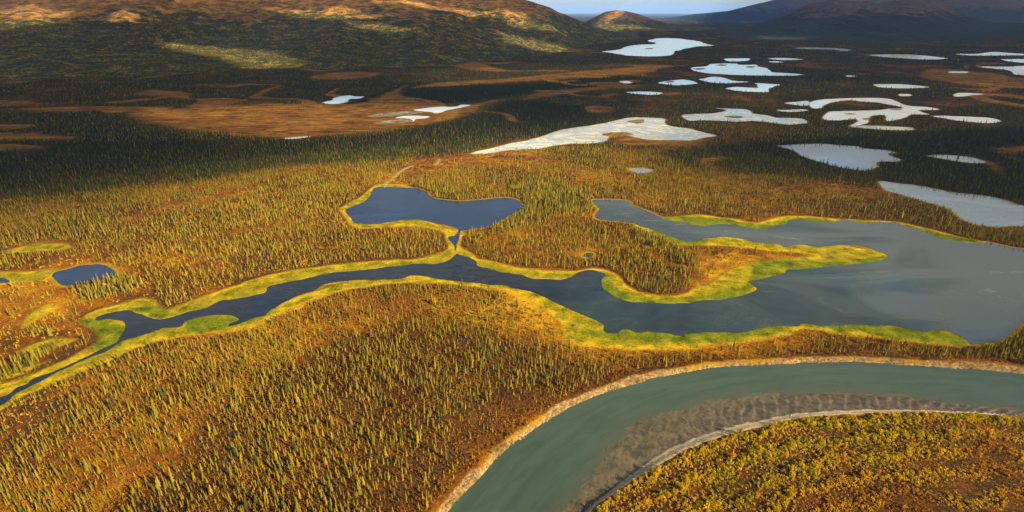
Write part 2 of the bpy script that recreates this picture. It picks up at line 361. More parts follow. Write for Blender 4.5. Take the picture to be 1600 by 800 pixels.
GROVES = [                      # closer, taller stands
 [(796,290),(840,278),(905,298),(928,318),(918,332),(870,338),(830,350),(760,372),(735,380),(770,358),(812,338),(820,312)],
 [(985,358),(1010,365),(1050,380),(1090,405),(1070,415),(1030,395),(995,375)],
 [(640,292),(680,288),(720,300),(700,310),(672,302)],
 [(1020,250),(1080,248),(1090,262),(1040,262)],
 [(120,445),(150,440),(190,432),(225,445),(190,462),(130,468)],[(0,575),(60,550),(95,540),(50,572),(0,598)],[(40,515),(75,510),(80,525),(45,522)],
 [(1560,540),(1600,505),(1680,500),(1700,590),(1600,570),(1560,560)],
]
OPENBANK = [(560,960),(560,870),(600,770),(680,700),(760,640),(800,610),(850,630),(780,705),(674,800),(600,900)]
DARKWOOD = [                    # thick woods; cloud shade is also put into their dark tints
 [(-200,222),(130,222),(430,218),(600,210),(745,176),(800,158),(900,165),(1000,175),(925,196),(835,214),(740,236),(600,250),(450,262),(250,290),(-200,320)],
 [(1040,235),(1215,222),(1800,200),(1800,330),(1600,318),(1370,290),(1200,275),(1080,262)],
 [(560,162),(600,143),(640,131),(720,133),(820,130),(900,124),(1000,120),(940,134),(860,140),(800,150),(740,158),(650,166)],
]

W_LAKES = [world_poly(l[2], 0.0, 9, l[3] * (2.4 if l[4] in (2, 3) else 1.7), 3 + i) for i, l in enumerate(LAKES)]
W_RIV_O = world_poly(RIVER_OUT, ZR, 6, 1.2, 91, closed=False)
W_RIV_I = world_poly(RIVER_IN, ZR, 6, .5, 92, closed=False)
W_VEG_O = world_poly(VEG_OUT, 0, 6, 2.0, 93, closed=False)
W_VEG_I = world_poly(VEG_IN, 0, 6, .8, 94, closed=False)
W_BAR = world_poly(BAR_OUT, ZR, 6, 1.0, 95, closed=False)
RIV_WATER = np.concatenate([W_RIV_O, W_RIV_I[::-1]])
RIV_ALL = np.concatenate([W_VEG_O, W_VEG_I[::-1]])
wp = lambda L, r=2.0, s=3: [world_poly(p, 0, s, r, 300 + i) for i, p in enumerate(L)]
W_MARSH, W_GREEN, W_MEADOW, W_GOLD, W_REDS, W_GROVES, W_DARK = wp(MARSH), wp(GREEN), wp(MEADOW, 6), wp(GOLD, 4), wp(REDS, 4), wp(GROVES), wp(DARKWOOD, 8)
W_OPEN = world_poly(OPENBANK)
W_DRY = wp([[(1055,392),(1120,384),(1180,390),(1240,394),(1270,399),(1220,404),(1180,408),(1140,420),(1110,440),(1088,442)]])
INNER = np.concatenate([W_VEG_I, np.array([[900., -50.], [0., -50.]])])   # inside of the river bend
# creek: a thin strip
def strip(pts, w):
    p = world_poly(pts, 0, 4, .8, 77, closed=False)
    t = np.gradient(p, axis=0); t /= np.linalg.norm(t, axis=1)[:, None]
    n = np.stack([-t[:, 1], t[:, 0]], -1)
    ww = (w * (0.6 + 0.8 * fbm(p[:, 0], p[:, 1], 9, 2, 4)))[:, None]
    return np.concatenate([p + n * ww, (p - n * ww)[::-1]])
W_CREEKS = [strip([(601,293),(604,286),(612,281),(622,272),(633,264),(646,259)], .8), strip([(680,259),(684,254),(687,249)], .8)]

# ------------------------------------------------------------------ hills: skyline and foot seen from the air, each at its own distance
class Ridge:
    def __init__(s, sky_pts, foot_pts, yc, power, back, rough, seed, gully=0.0):
        s.sx, s.sy = np.array(sky_pts, float).T
        s.fx, s.fy = np.array(foot_pts, float).T
        s.yc, s.p, s.back, s.rough, s.seed, s.gully = yc, power, back, rough, seed, gully
    def z(s, X, Y):
        px = 800 + 950.1 * X / np.maximum(Y, 1)
        sy = np.interp(px, s.sx, s.sy); fy = np.interp(px, s.fx, s.fy)
        _, ry, rz = ray(px, sy)
        yc = s.yc * (1 + 0.12 * (fbm(px, px * 0, 140, 3, s.seed) - .5))
        zc = np.maximum(H + yc / ry * rz, 0)
        edge = sstep(s.sx[0], s.sx[1], px) * sstep(s.sx[-1], s.sx[-2], px)
        _, fy_, fz = ray(px, fy)
        yf = -H / fz * fy_
        t = (Y - yf) / np.maximum(yc - yf, 50)
        tt = np.clip(t, 0, 1)
        up = tt ** s.p
        up = up * (1.0 - 0.15 * np.clip((tt - .8) / .2, 0, 1) ** 2) / 0.85 if False else up
        dn = 1 - sstep(0, 1, (Y - yc) / (s.back * yc))
        prof = np.where(t <= 1, up, dn)
        wgt = np.sin(np.pi * np.clip(t * .78, 0, 1)) ** .7 if s.rough else 0
        n = fbm(X, Y, 620, 5, s.seed + 9) - .5
        g = np.abs(fbm(X * 1.0, Y * .45, 420, 4, s.seed + 21) - .5) * 2
        z = zc * prof + wgt * (n * s.rough - (.5 - g) * s.gully) * np.clip(zc / 200, 0, 1)
        return np.where(t > 0, z * edge, -1.0) - 0.6

RIDGES = [
 Ridge([(-700,-50),(-400,-50),(0,-40),(300,-36),(500,-28),(650,-16),(780,-7),(835,0),(860,8),(880,18),(905,31),(930,42),(960,51),(1010,60)],
       [(-700,140),(0,128),(300,118),(500,112),(700,104),(800,94),(870,84),(930,70),(1010,60)], 4600, 1.25, .5, 75, 5, 80),
 Ridge([(890,44),(905,42),(918,33),(930,26),(945,18),(962,15),(980,17),(1000,22),(1020,30),(1050,37),(1090,41),(1130,44)],
       [(890,48),(930,50),(1040,50),(1130,46)], 7600, 0.8, .12, 14, 61, 8),
 Ridge([(1090,52),(1150,47),(1175,42),(1200,32),(1230,22),(1258,9),(1275,3),(1300,1),(1335,2),(1365,3),(1385,0),(1410,-3),(1442,-2),(1455,2),(1472,9),(1490,16),(1510,23),(1540,31),(1570,35),(1640,36),(1800,30),(1900,44)],
       [(1090,60),(1180,66),(1300,70),(1450,72),(1600,68),(1900,60)], 7200, 1.35, .3, 55, 31, 80),
 Ridge([(1000,24),(1100,20.5),(1138,17),(1160,11),(1185,4),(1210,-2),(1280,-9),(1400,-12),(1460,-8),(1550,-12),(1800,-20),(2000,-10)],
       [(1000,30),(1140,32),(1300,34),(2000,34)], 15500, 1.0, .3, 60, 41, 60),
 Ridge([(985,18.5),(1010,17),(1040,14.5),(1075,13.8),(1110,15),(1150,17),(1200,18)],
       [(985,21.5),(1200,21.5)], 43000, 1.0, .1, 0, 51, 0),
]
def terrain(X, Y):
    z = np.zeros(np.shape(X))
    for r in RIDGES: z = np.maximum(z, r.z(X, Y))
    return z

def hit(px, py):
    """first terrain point seen at a photo pixel"""
    rx, ry, rz = ray(px, py)
    Y = np.geomspace(150, 60000, 2500)
    X = Y * rx / ry; Z = H + Y * rz / ry
    g = Z <= terrain(X, Y)
    i = int(np.argmax(g)) if g.any() else len(Y) - 1
    return np.array([X[i], Y[i], Z[i]])

# ------------------------------------------------------------------ fields that steer ground colour and plants
def patches(x, y):
    """open heath between the far woods"""
    return sstep(.55, .68, fbm(x, y, 230, 5, 37)) * sstep(800, 1300, np.hypot(x, y))

def fens(x, y):
    """narrow winding sedge fens between the far woods"""
    a = 1 - sstep(.010, .034, np.abs(fbm(x, y, 520, 4, 61) - .5))
    return a * sstep(850, 1200, np.hypot(x, y)) * sstep(.42, .55, fbm(x, y, 700, 3, 67))

def fields(x, y, reach=60.0):
    f = {}
    f["dw"] = np.minimum(union(x, y, W_LAKES + W_CREEKS, reach), sdf(x, y, RIV_WATER, reach))
    f["riv"] = sdf(x, y, RIV_ALL, reach)
    f["dm"] = np.maximum(union(x, y, W_MARSH, reach), -union(x, y, W_DRY, reach))
    f["dg"] = union(x, y, W_GREEN, reach)
    f["do"] = np.minimum(union(x, y, W_MEADOW, reach), 60 - 78 * fens(x, y))
    f["dy"] = union(x, y, W_GOLD, reach)
    f["dr"] = union(x, y, W_REDS, reach)
    f["dk"] = union(x, y, W_DARK, reach)
    return f

# ------------------------------------------------------------------ ground sheet (to the horizon)
def build_ground():
    az = np.concatenate([np.linspace(-75, -54, 12)[:-1], np.linspace(-54, 54, 860), np.linspace(54, 75, 12)[1:]])
    r = np.concatenate([np.linspace(20, 165, 20)[:-1], np.geomspace(165, 5200, 560), np.geomspace(5200, 68000, 40)[1:]])
    A, Q = np.meshgrid(np.radians(az), r)
    x = (Q * np.sin(A)).ravel(); y = (Q * np.cos(A)).ravel()
    f = fields(x, y)
    und = (fbm(x, y, 55, 4, 2) - .5) * 2.2 * sstep(2, 30, f["dw"]) * sstep(0, 20, f["dm"]) * sstep(0, 12, f["riv"])
    z = und
    # river trench with its eroded bank
    inside = f["riv"] < 0
    dwr = sdf(x, y, RIV_WATER)
    t = np.clip(-f["riv"] / np.maximum(-f["riv"] + np.maximum(dwr, 0), .01), 0, 1)
    bankz = ZR * t ** .8 + (fbm(x, y, 3.0, 3, 8) - .5) * 1.6 * np.sin(np.pi * t)
    z = np.where(inside, np.where(dwr > 0, bankz, ZR - np.minimum(2, -dwr * .4)), z)
    lk = np.minimum(union(x, y, W_LAKES + W_CREEKS), 60)
    z = np.where(lk < 0, -np.minimum(1.5, -lk * .25) - .02, z)
    tone = 0.50 + 0.85 * (fbm(x, y, 90, 5, 12) - .5) + .35 * (fbm(x, y, 14, 3, 14) - .5)
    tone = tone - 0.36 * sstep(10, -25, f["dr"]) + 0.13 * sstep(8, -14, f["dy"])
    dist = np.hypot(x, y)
    tone = tone - .13 * sstep(280, 450, dist) * (1 - sstep(700, 1000, dist))  # middle belt floor darkened to deepen the shade between trees
    tone = tone - .30 * sstep(20, -40, f["dk"])  # floor of thick and far woods also darkened for cloud shade
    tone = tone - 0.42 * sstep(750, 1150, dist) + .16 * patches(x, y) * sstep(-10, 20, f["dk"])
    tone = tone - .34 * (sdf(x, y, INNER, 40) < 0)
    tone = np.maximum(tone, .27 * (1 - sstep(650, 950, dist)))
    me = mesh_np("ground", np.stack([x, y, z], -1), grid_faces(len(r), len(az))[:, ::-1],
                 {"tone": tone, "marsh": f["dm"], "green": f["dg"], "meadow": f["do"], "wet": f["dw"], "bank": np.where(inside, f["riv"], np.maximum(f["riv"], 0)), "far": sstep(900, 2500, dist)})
    m = NT("tundra_ground")
    p = m.pos()
    nf = m.noise(p, .55, 5, .7); nm = m.noise(p, .09, 4, .6); nl = m.noise(p, .02, 4, .6)
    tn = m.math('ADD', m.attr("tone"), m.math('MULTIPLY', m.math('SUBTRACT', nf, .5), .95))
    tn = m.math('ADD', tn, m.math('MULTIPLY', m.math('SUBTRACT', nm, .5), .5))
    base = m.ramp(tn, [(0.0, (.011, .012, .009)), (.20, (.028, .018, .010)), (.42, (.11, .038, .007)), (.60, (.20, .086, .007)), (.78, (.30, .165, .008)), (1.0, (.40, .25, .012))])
    # orange bogs with wet dark streaks
    st = m.math('ADD', m.noise(m.scaled(p, (.012, .05, 1)), 1.0, 6, .7, .8), m.math('MULTIPLY', m.math('SUBTRACT', nl, .5), .5))
    mead = m.ramp(m.math('ADD', st, m.math('MULTIPLY', m.math('SUBTRACT', nm, .5), .35)), [(.30, (.030, .016, .009)), (.42, (.10, .042, .012)), (.56, (.18, .080, .013)), (.72, (.32, .165, .02))])
    mf = m.ramp01(m.math('ADD', m.attr("meadow"), m.math('ADD', m.math('MULTIPLY', m.math('SUBTRACT', nl, .5), 75), m.math('MULTIPLY', m.math('SUBTRACT', nm, .5), 30))), 12, -14)
    col = m.mix(mf, base, mead)
    # thin yellow rim round every pond
    rim = m.ramp01(m.math('ADD', m.attr("wet"), m.math('MULTIPLY', m.math('SUBTRACT', nm, .5), 5)), 4.2, 2.0)
    col = m.mix(m.math('MULTIPLY', rim, .8), col, m.mix(nm, (.12, .075, .005), (.30, .18, .010)))
    # marsh: golden rim, green sedge
    wetn = m.math('ADD', m.attr("marsh"), m.math('ADD', m.math('MULTIPLY', m.math('SUBTRACT', nm, .5), 13), m.math('MULTIPLY', m.math('SUBTRACT', nl, .47), 14)))
    marsh_y = m.ramp(m.math('ADD', nm, m.math('MULTIPLY', m.math('SUBTRACT', nf, .5), 1.0)), [(.25, (.08, .045, .004)), (.45, (.18, .130, .005)), (.6, (.28, .195, .006)), (.8, (.40, .27, .012))])
    marsh_g = m.ramp(m.math('ADD', nm, m.math('MULTIPLY', m.math('SUBTRACT', nf, .5), .9)), [(.25, (.018, .030, .003)), (.45, (.060, .074, .004)), (.6, (.100, .110, .005)), (.8, (.19, .17, .008))])
    gfac = m.ramp01(m.math('ADD', m.attr("green"), m.math('MULTIPLY', m.math('SUBTRACT', nm, .5), 9)), 4, -4)
    ingreen = m.math('MAXIMUM', gfac, m.math('MULTIPLY', .55, m.ramp01(m.math('ADD', wetn, m.math('MULTIPLY', m.math('SUBTRACT', nl, .5), 9)), -2.5, -7)))
    marsh = m.mix(ingreen, marsh_y, marsh_g)
    col = m.mix(m.ramp01(wetn, 2.6, -2.2), col, marsh)
    # eroded river bank
    bn = m.math('ADD', m.noise(m.scaled(p, (1, 1, 3)), .5, 5, .75), m.math('MULTIPLY', m.math('SUBTRACT', nm, .5), .5))
    bk = m.ramp(bn, [(.3, (.04, .024, .012)), (.45, (.13, .083, .040)), (.6, (.25, .17, .085)), (.75, (.38, .28, .16))])
    be = m.math('ADD', m.math('MULTIPLY', m.math('SUBTRACT', nf, .5), 3.0), m.math('MULTIPLY', m.math('SUBTRACT', nm, .47), 9.0))
    col = m.mix(m.ramp01(m.math('ADD', m.attr("bank"), be), .3, -.3), col, bk)
    h = m.math('ADD', m.math('MULTIPLY', nf, .9), m.math('MULTIPLY', m.noise(p, 1.6, 3, .7), .5))
    flat = m.ramp01(m.attr("marsh"), -2, 2)
    nd = m.n("Bump"); m.set(nd.inputs["Height"], m.math('MULTIPLY', h, m.math('ADD', .25, m.math('MULTIPLY', flat, .75))))
    nd.inputs["Distance"].default_value = 1.3
    m.principled(col, .95, nd.outputs[0], .02)
    return tag(link("ground", me, m.m), kind="structure")

# ------------------------------------------------------------------ mountains
def hill_material(purple=False):
    m = NT("mountain_slope")
    p = m.pos()
    nl = m.noise(p, .004, 5, .6); nm = m.noise(p, .018, 5, .65); nf = m.noise(p, .09, 4, .7)
    wood = m.ramp(m.math('ADD', nf, m.math('MULTIPLY', m.math('SUBTRACT', nm, .5), .7)), [(.33, (.012, .017, .013)), (.53, (.032, .034, .015)), (.68, (.24, .165, .018))])
    heath = m.ramp(m.math('ADD', nm, m.math('MULTIPLY', m.math('SUBTRACT', nf, .5), .5)), [(.28, (.045, .026, .018)), (.45, (.12, .058, .022)), (.58, (.25, .125, .030)), (.75, (.36, .23, .06))])
    if purple:  # blue of the distance haze mixed into these slope colours
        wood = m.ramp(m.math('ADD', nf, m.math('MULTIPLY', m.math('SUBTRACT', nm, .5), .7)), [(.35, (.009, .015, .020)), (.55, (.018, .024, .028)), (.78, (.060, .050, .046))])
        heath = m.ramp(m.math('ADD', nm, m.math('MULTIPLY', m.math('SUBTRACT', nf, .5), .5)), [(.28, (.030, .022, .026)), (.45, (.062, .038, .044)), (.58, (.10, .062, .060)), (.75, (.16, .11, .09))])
    hgt = m.math('ADD', m.attr("heath"), m.math('ADD', m.math('MULTIPLY', m.math('SUBTRACT', nl, .5), 1.3), m.math('MULTIPLY', m.math('SUBTRACT', nm, .5), .8)))
    col = m.mix(m.ramp01(hgt, .36, .56), wood, heath)
    m.principled(col, .95, m.bump(m.math('ADD', m.math('MULTIPLY', nf, .4), nm), 30.0), .05)
    return m.m

def build_ridge(k, name, cols, rows, y0, y1, mat_, hb):
    rg = RIDGES[k]
    px = np.linspace(rg.sx[0], rg.sx[-1], cols); Y = np.geomspace(y0, y1, rows)
    PX, YY = np.meshgrid(px, Y)
    X = (PX - 800) / 950.1 * YY
    x, y = X.ravel(), YY.ravel()
    z = rg.z(x, y)
    heath = np.clip((z - hb[0]) / (hb[1] - hb[0]), -1, 2)
    me = mesh_np(name, np.stack([x, y, z], -1), grid_faces(rows, cols), {"heath": heath})
    return tag(link(name, me, mat_), kind="structure")

# ------------------------------------------------------------------ water
def water_material(name, deep, shallow, rough, bump, patch, silt_or_sheen=None, scale=.012, spec=.5, lo=.45, hi=.7, ior=1.333):
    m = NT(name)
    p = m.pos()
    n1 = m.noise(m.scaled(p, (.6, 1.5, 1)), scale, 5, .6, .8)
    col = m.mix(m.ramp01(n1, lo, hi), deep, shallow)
    if silt_or_sheen:
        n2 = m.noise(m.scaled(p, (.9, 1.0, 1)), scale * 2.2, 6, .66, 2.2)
        col = m.mix(m.ramp01(n2, .50, .58), col, silt_or_sheen)
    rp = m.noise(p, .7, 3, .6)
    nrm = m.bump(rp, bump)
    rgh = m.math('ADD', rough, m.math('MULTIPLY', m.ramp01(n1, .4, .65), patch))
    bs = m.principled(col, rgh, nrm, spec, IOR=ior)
    if silt_or_sheen:
        m.set(bs.inputs["Specular IOR Level"], m.math('MULTIPLY', spec, m.math('SUBTRACT', 1.0, m.math('MULTIPLY', m.ramp01(n2, .50, .58), .9))))
        n3 = m.noise(m.scaled(p, (.8, 1.0, 1)), scale * 4.0, 5, .7, .8)
        m.set(bs.inputs['Base Color'], m.mix(m.ramp01(m.math('ADD', n3, m.math('MULTIPLY', m.math('SUBTRACT', n2, .5), .5)), .64, .69), col, (.13, .09, .03)))
    return m.m

def slough_material():
    m = NT("slough_water")
    p = m.pos()
    n1 = m.noise(m.scaled(p, (.6, 1.5, 1)), .009, 6, .62, 1.2)
    n2 = m.noise(m.scaled(p, (.5, 1.6, 1)), .03, 6, .72, 1.4)
    # mirrored cloud brightness painted into the colour, paler toward the eastern basin
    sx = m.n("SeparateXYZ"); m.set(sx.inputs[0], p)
    silt_or_sheen = m.math('ADD', m.math('MULTIPLY', sx.outputs[0], 1 / 480.0), m.math('MULTIPLY', m.math('SUBTRACT', n1, .5), 2.1))
    silt_or_sheen = m.math('ADD', silt_or_sheen, m.math('MULTIPLY', sx.outputs[1], 1 / 1500.0))
    col = m.ramp(silt_or_sheen, [(0.05, (.003, .006, .016)), (.35, (.006, .012, .020)), (.58, (.011, .022, .030)), (.80, (.024, .034, .040)), (1, (.037, .047, .062))])
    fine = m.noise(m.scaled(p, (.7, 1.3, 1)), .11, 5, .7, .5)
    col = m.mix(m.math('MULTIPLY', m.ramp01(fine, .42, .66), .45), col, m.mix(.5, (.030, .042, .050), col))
    weed = m.math('MULTIPLY', m.ramp01(n2, .60, .68), m.ramp01(silt_or_sheen, .3, .7))
    col = m.mix(m.math('MULTIPLY', weed, .55), col, (.12, .095, .062))
    m.principled(col, m.math('ADD', .05, m.math('MULTIPLY', m.ramp01(n1, .4, .65), .10)), m.bump(m.noise(p, .7, 3, .6), .015), .5, IOR=1.333)
    return m.m

def build_water():
    mats = [
        water_material("dark_pond_water", (.002, .013, .052), (.005, .024, .085), .06, .02, .10, spec=.35),
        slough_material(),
        water_material("far_bright_water", (.52, .55, .59), (.62, .65, .70), .07, .0, .04, spec=1.0, ior=1.7),  # near-white base stands in for bright sky mirrored at low angles
        water_material("silty_pond_water", (.26, .31, .38), (.40, .42, .43), .10, .01, .1, (.52, .45, .34), .010, 1.0, ior=1.6),
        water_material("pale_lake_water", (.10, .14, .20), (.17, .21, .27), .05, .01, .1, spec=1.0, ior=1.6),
        water_material("speckled_mud", (.10, .08, .05), (.50, .45, .38), .6, .05, .0, (.08, .06, .03), .09),
    ]
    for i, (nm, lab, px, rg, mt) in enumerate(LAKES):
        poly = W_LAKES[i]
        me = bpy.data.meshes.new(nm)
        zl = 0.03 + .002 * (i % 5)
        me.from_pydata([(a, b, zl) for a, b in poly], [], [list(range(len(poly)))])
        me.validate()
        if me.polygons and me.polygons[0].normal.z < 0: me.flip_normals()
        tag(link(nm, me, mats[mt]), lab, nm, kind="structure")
    for poly, lab in zip(W_CREEKS, ["thin creek winding from the red heath into the blue lake", "short glinting bend of creek in the red heath"]):
        me = bpy.data.meshes.new("creek")
        me.from_pydata([(a, b, .045) for a, b in poly], [], [list(range(len(poly)))])
        if me.polygons[0].normal.z < 0: me.flip_normals()
        tag(link("creek", me, mats[4]), lab, "creek", kind="structure")

ISLETS = [[(984,190),(998,187),(1010,187),(1009,191),(996,193)],[(1086,107.6),(1100,106.6),(1105,107.6),(1094,109)],
 [(1116,102),(1128,100.9),(1138,101.4),(1130,102.8)],[(1166,104.6),(1176,103.6),(1182,104.8),(1172,105.6)],[(1385,240),(1394,238),(1400,240),(1391,243)],[(1352,186),(1360,185),(1362,187),(1355,188)],
 [(1391,171.6),(1402,170.4),(1412,171),(1404,172.6)],[(1318,178),(1330,177),(1338,178),(1328,179.2)],[(1130,183),(1150,181),(1165,182.5),(1150,185)],[(940,210),(975,206),(992,210),(960,214)],
 [(1040,128),(1050,127.2),(1056,128.4),(1046,129.4)],[(1006,76),(1016,75.3),(1020,76.2),(1010,76.9)]]
def build_islets():
    m = NT("islet_sedge")
    m.principled(m.ramp(m.noise(m.pos(), .12, 4, .7), [(.3, (.05, .035, .010)), (.5, (.13, .085, .014)), (.7, (.26, .17, .03))]), .95, spec=.1)
    for i, px in enumerate(ISLETS):
        w = world_poly(px, 0, 9, 9.0 if px[0][1] > 150 else 16.0, 700 + i)
        c = w.mean(0); n = len(w)
        v = np.concatenate([np.c_[w, np.full(n, .02)], np.c_[c + (w - c) * .8, np.full(n, .35)]])
        k = np.arange(n); q = np.stack([k, (k + 1) % n, (k + 1) % n + n, k + n], -1)
        me = bpy.data.meshes.new("islet")
        me.from_pydata([tuple(a) for a in v], [], [tuple(map(int, f)) for f in q] + [tuple(range(n, 2 * n))])
        if me.polygons[-1].normal.z < 0: me.flip_normals()
        tag(link("islet", me, m.m), "low sedge islet in a pale pond of the upper valley", "islet", "sedge islets", "structure")

def resample(p, n):
    s = np.concatenate([[0], np.cumsum(np.linalg.norm(np.diff(p, axis=0), axis=1))])
    q = np.linspace(0, s[-1], n)
    return np.stack([np.interp(q, s, p[:, 0]), np.interp(q, s, p[:, 1])], -1)

def build_river():
    n, c = 420, 60
    O, I = resample(W_RIV_O, n), resample(W_RIV_I, n)
    # match the stations of the two banks by azimuth round the bend
    t = np.linspace(-.02, 1.03, c)[None, :, None]
    P = O[:, None] * (1 - t) + I[:, None] * t
    x, y = P[..., 0].ravel(), P[..., 1].ravel()
    bar_poly = np.concatenate([W_BAR, W_RIV_I[::-1]])
    d = sdf(x, y, bar_poly, 60)
    al = np.broadcast_to(np.linspace(0, 1, n)[:, None], (n, c)).ravel(); ac = np.broadcast_to(t[0, :, 0][None], (n, c)).ravel()
    me = mesh_np("river", np.stack([x, y, np.full(len(x), ZR)], -1), grid_faces(n, c), {"bar": d, "along": al, "across": ac})
    m = NT("glacial_river_water")
    p = m.pos()
    cv = m.n("CombineXYZ"); m.set(cv.inputs[0], m.math('MULTIPLY', m.attr("along"), 14)); m.set(cv.inputs[1], m.math('MULTIPLY', m.attr("across"), 9))
    n1 = m.noise(p, .02, 4, .6); n2 = m.noise(p, .14, 4, .65, 1.0); fl = m.noise(cv.outputs[0], 1.0, 6, .65, .7)
    cr = m.n("CombineXYZ"); m.set(cr.inputs[0], m.math('ADD', m.math('MULTIPLY', m.attr("along"), 75), m.math('MULTIPLY', m.attr("across"), 16))); m.set(cr.inputs[1], m.math('MULTIPLY', m.attr("across"), 9))
    rp = m.noise(cr.outputs[0], 1.0, 5, .7, 1.0)
    deep = m.mix(m.math('ADD', m.math('MULTIPLY', n1, .4), m.math('MULTIPLY', m.ramp01(fl, .3, .7), .6)), (.018, .034, .030), (.033, .053, .046))
    sh = m.ramp01(m.math('ADD', m.attr("bar"), m.math('MULTIPLY', m.math('SUBTRACT', n2, .5), 18)), 11, -3)
    sh2 = m.ramp01(m.math('ADD', m.attr("bar"), m.math('ADD', m.math('MULTIPLY', m.math('SUBTRACT', n2, .5), 9), m.math('MULTIPLY', m.math('SUBTRACT', fl, .5), 14))), .6, -1.6)
    col = m.mix(m.math('MULTIPLY', sh, .5), deep, (.040, .042, .032))
    col = m.mix(m.math('MULTIPLY', sh2, .85), col, m.mix(m.ramp01(m.math('ADD', m.math('MULTIPLY', n2, .5), m.math('MULTIPLY', rp, .5)), .38, .62), (.030, .024, .017), (.088, .070, .048)))
    rip = m.math('ADD', m.noise(p, .9, 3, .6), m.math('MULTIPLY', fl, .8))
    m.principled(col, m.math('ADD', .12, m.math('MULTIPLY', fl, .16)), m.bump(rip, .06), .5, IOR=1.333)
    tag(link("river", me, m.m), "turquoise glacial river bending round the lower right corner", "river", kind="structure")
    # sand bar along the inner bank
    ns, ms = 520, 70
    B, I2 = resample(W_BAR, ns), resample(W_VEG_I, ns)
    u = np.linspace(0, 1, ms)[None, :, None]
    P = B[:, None] * (1 - u) + I2[:, None] * u
    U = np.broadcast_to(u[..., 0], P.shape[:2])
    s = np.broadcast_to(np.linspace(0, 1, ns)[:, None], P.shape[:2])
    x, y = P[..., 0], P[..., 1]
    L = 520.0
    ph = (s * L) / 9.0 + U * 2.2 + 1.6 * fbm(x, y, 16, 3, 5)
    saw = ph - np.floor(ph)
    dune = (np.where(saw < .78, saw / .78, (1 - saw) / .22) - .45)
    midrise = sstep(.25, .62, s + 0 * U)
    z = ZR - .42 + .75 * sstep(.0, .8, U) + dune * .50 * (1 - sstep(.55, .9, U)) * sstep(.02, .2, U) + (fbm(x, y, 5, 3, 6) - .5) * .45 * (1 - sstep(.8, .95, U))
    z = z + (midrise - .40) * .95 * (1 - sstep(.7, 1, U))
    z = z + 1.55 * sstep(.80, 1.0, U) + .25 * sstep(.74, .82, U)
    z = z - .8 * sstep(.12, .0, U)
    me = mesh_np("sandbar", np.stack([x.ravel(), y.ravel(), z.ravel()], -1), grid_faces(ns, ms), {"up": U.ravel()})
    m = NT("river_sand")
    p = m.pos()
    n1 = m.noise(p, .25, 5, .7)
    rip = m.noise(m.scaled(p, (1, 1, .2)), .16, 5, .7, 2.0)
    wet = m.mix(m.ramp01(m.math('ADD', n1, m.math('SUBTRACT', rip, .5)), .35, .65), (.026, .020, .016), (.068, .052, .039))
    dry = m.mix(m.noise(p, .9, 4, .7), (.15, .115, .078), (.33, .27, .19))
    f = m.ramp01(m.math('ADD', m.attr("up"), m.math('MULTIPLY', m.math('SUBTRACT', n1, .5), .16)), .77, .84)
    m.principled(m.mix(f, wet, dry), m.math('ADD', .45, m.math('MULTIPLY', f, .5)), m.bump(m.noise(p, .8, 5, .7), .25), .4)
    tag(link("sandbar", me, m.m), "rippled wet brown sand bar with a pale dry edge inside the river bend", "sand bar", kind="structure")

# ------------------------------------------------------------------ clouds that shade the land, and the air
LIT = [   # sunlit openings in the cloud cover, as photo pixels on the land; (softness m, polygon)
 (210, [(-400,400),(-100,368),(60,352),(160,328),(280,298),(380,270),(480,244),(600,222),(720,208),(800,205),(850,212),(900,222),(950,228),(1010,240),(1060,258),(1150,272),(1280,288),(1370,292),(1440,330),(1520,365),(1620,392),(1800,430),(1760,500),(1640,500),(1560,520),(1560,560),(1700,570),(2600,600),(6000,1100),(400,1500),(-800,1200),(-900,500)]),
 (30, [(250,66),(300,69),(345,77),(400,80),(462,93),(478,104),(400,108),(368,99),(335,89),(275,78)]),
 (30, [(410,11),(470,18),(560,16),(612,20),(604,28),(520,30),(450,26)]),
 (30, [(540,31),(600,36),(640,46),(660,54),(615,51),(555,43)]),
 (40, [(565,-3),(650,2),(720,12),(785,22),(778,29),(720,21),(650,11)]),
 (30, [(772,14),(820,24),(850,38),(885,52),(855,51),(815,46),(788,36)]),
 (30, [(778,47),(820,61),(870,69),(910,78),(880,83),(828,76),(788,63)]),
 (60, [(915,33),(950,38),(1000,40),(1030,46),(980,47),(930,44)]),
 (30, [(168,20),(215,24),(218,36),(185,34)]),
 (80, [(0,14),(60,8),(120,20),(60,40),(0,48)]),
 (60, [(1180,56),(1260,58),(1250,62),(1190,62)]),
]
HALF = [ (90, [(190,176),(420,160),(640,170),(760,165),(760,190),(600,206),(430,216),(250,200)], .5),
         (200, [(-200,-30),(300,-20),(560,-20),(800,8),(760,20),(420,12),(100,10),(-200,30)], .14),
         (90, [(1000,140),(1300,130),(1600,130),(1700,215),(1100,215)], .22),
         (70, [(740,246),(760,228),(900,190),(1000,176),(1120,190),(1130,218),(1050,228),(900,236)], .6),
         (90, [(640,110),(1050,98),(1020,120),(660,140)], .3) ]
CLOUD_Z = 1150.0
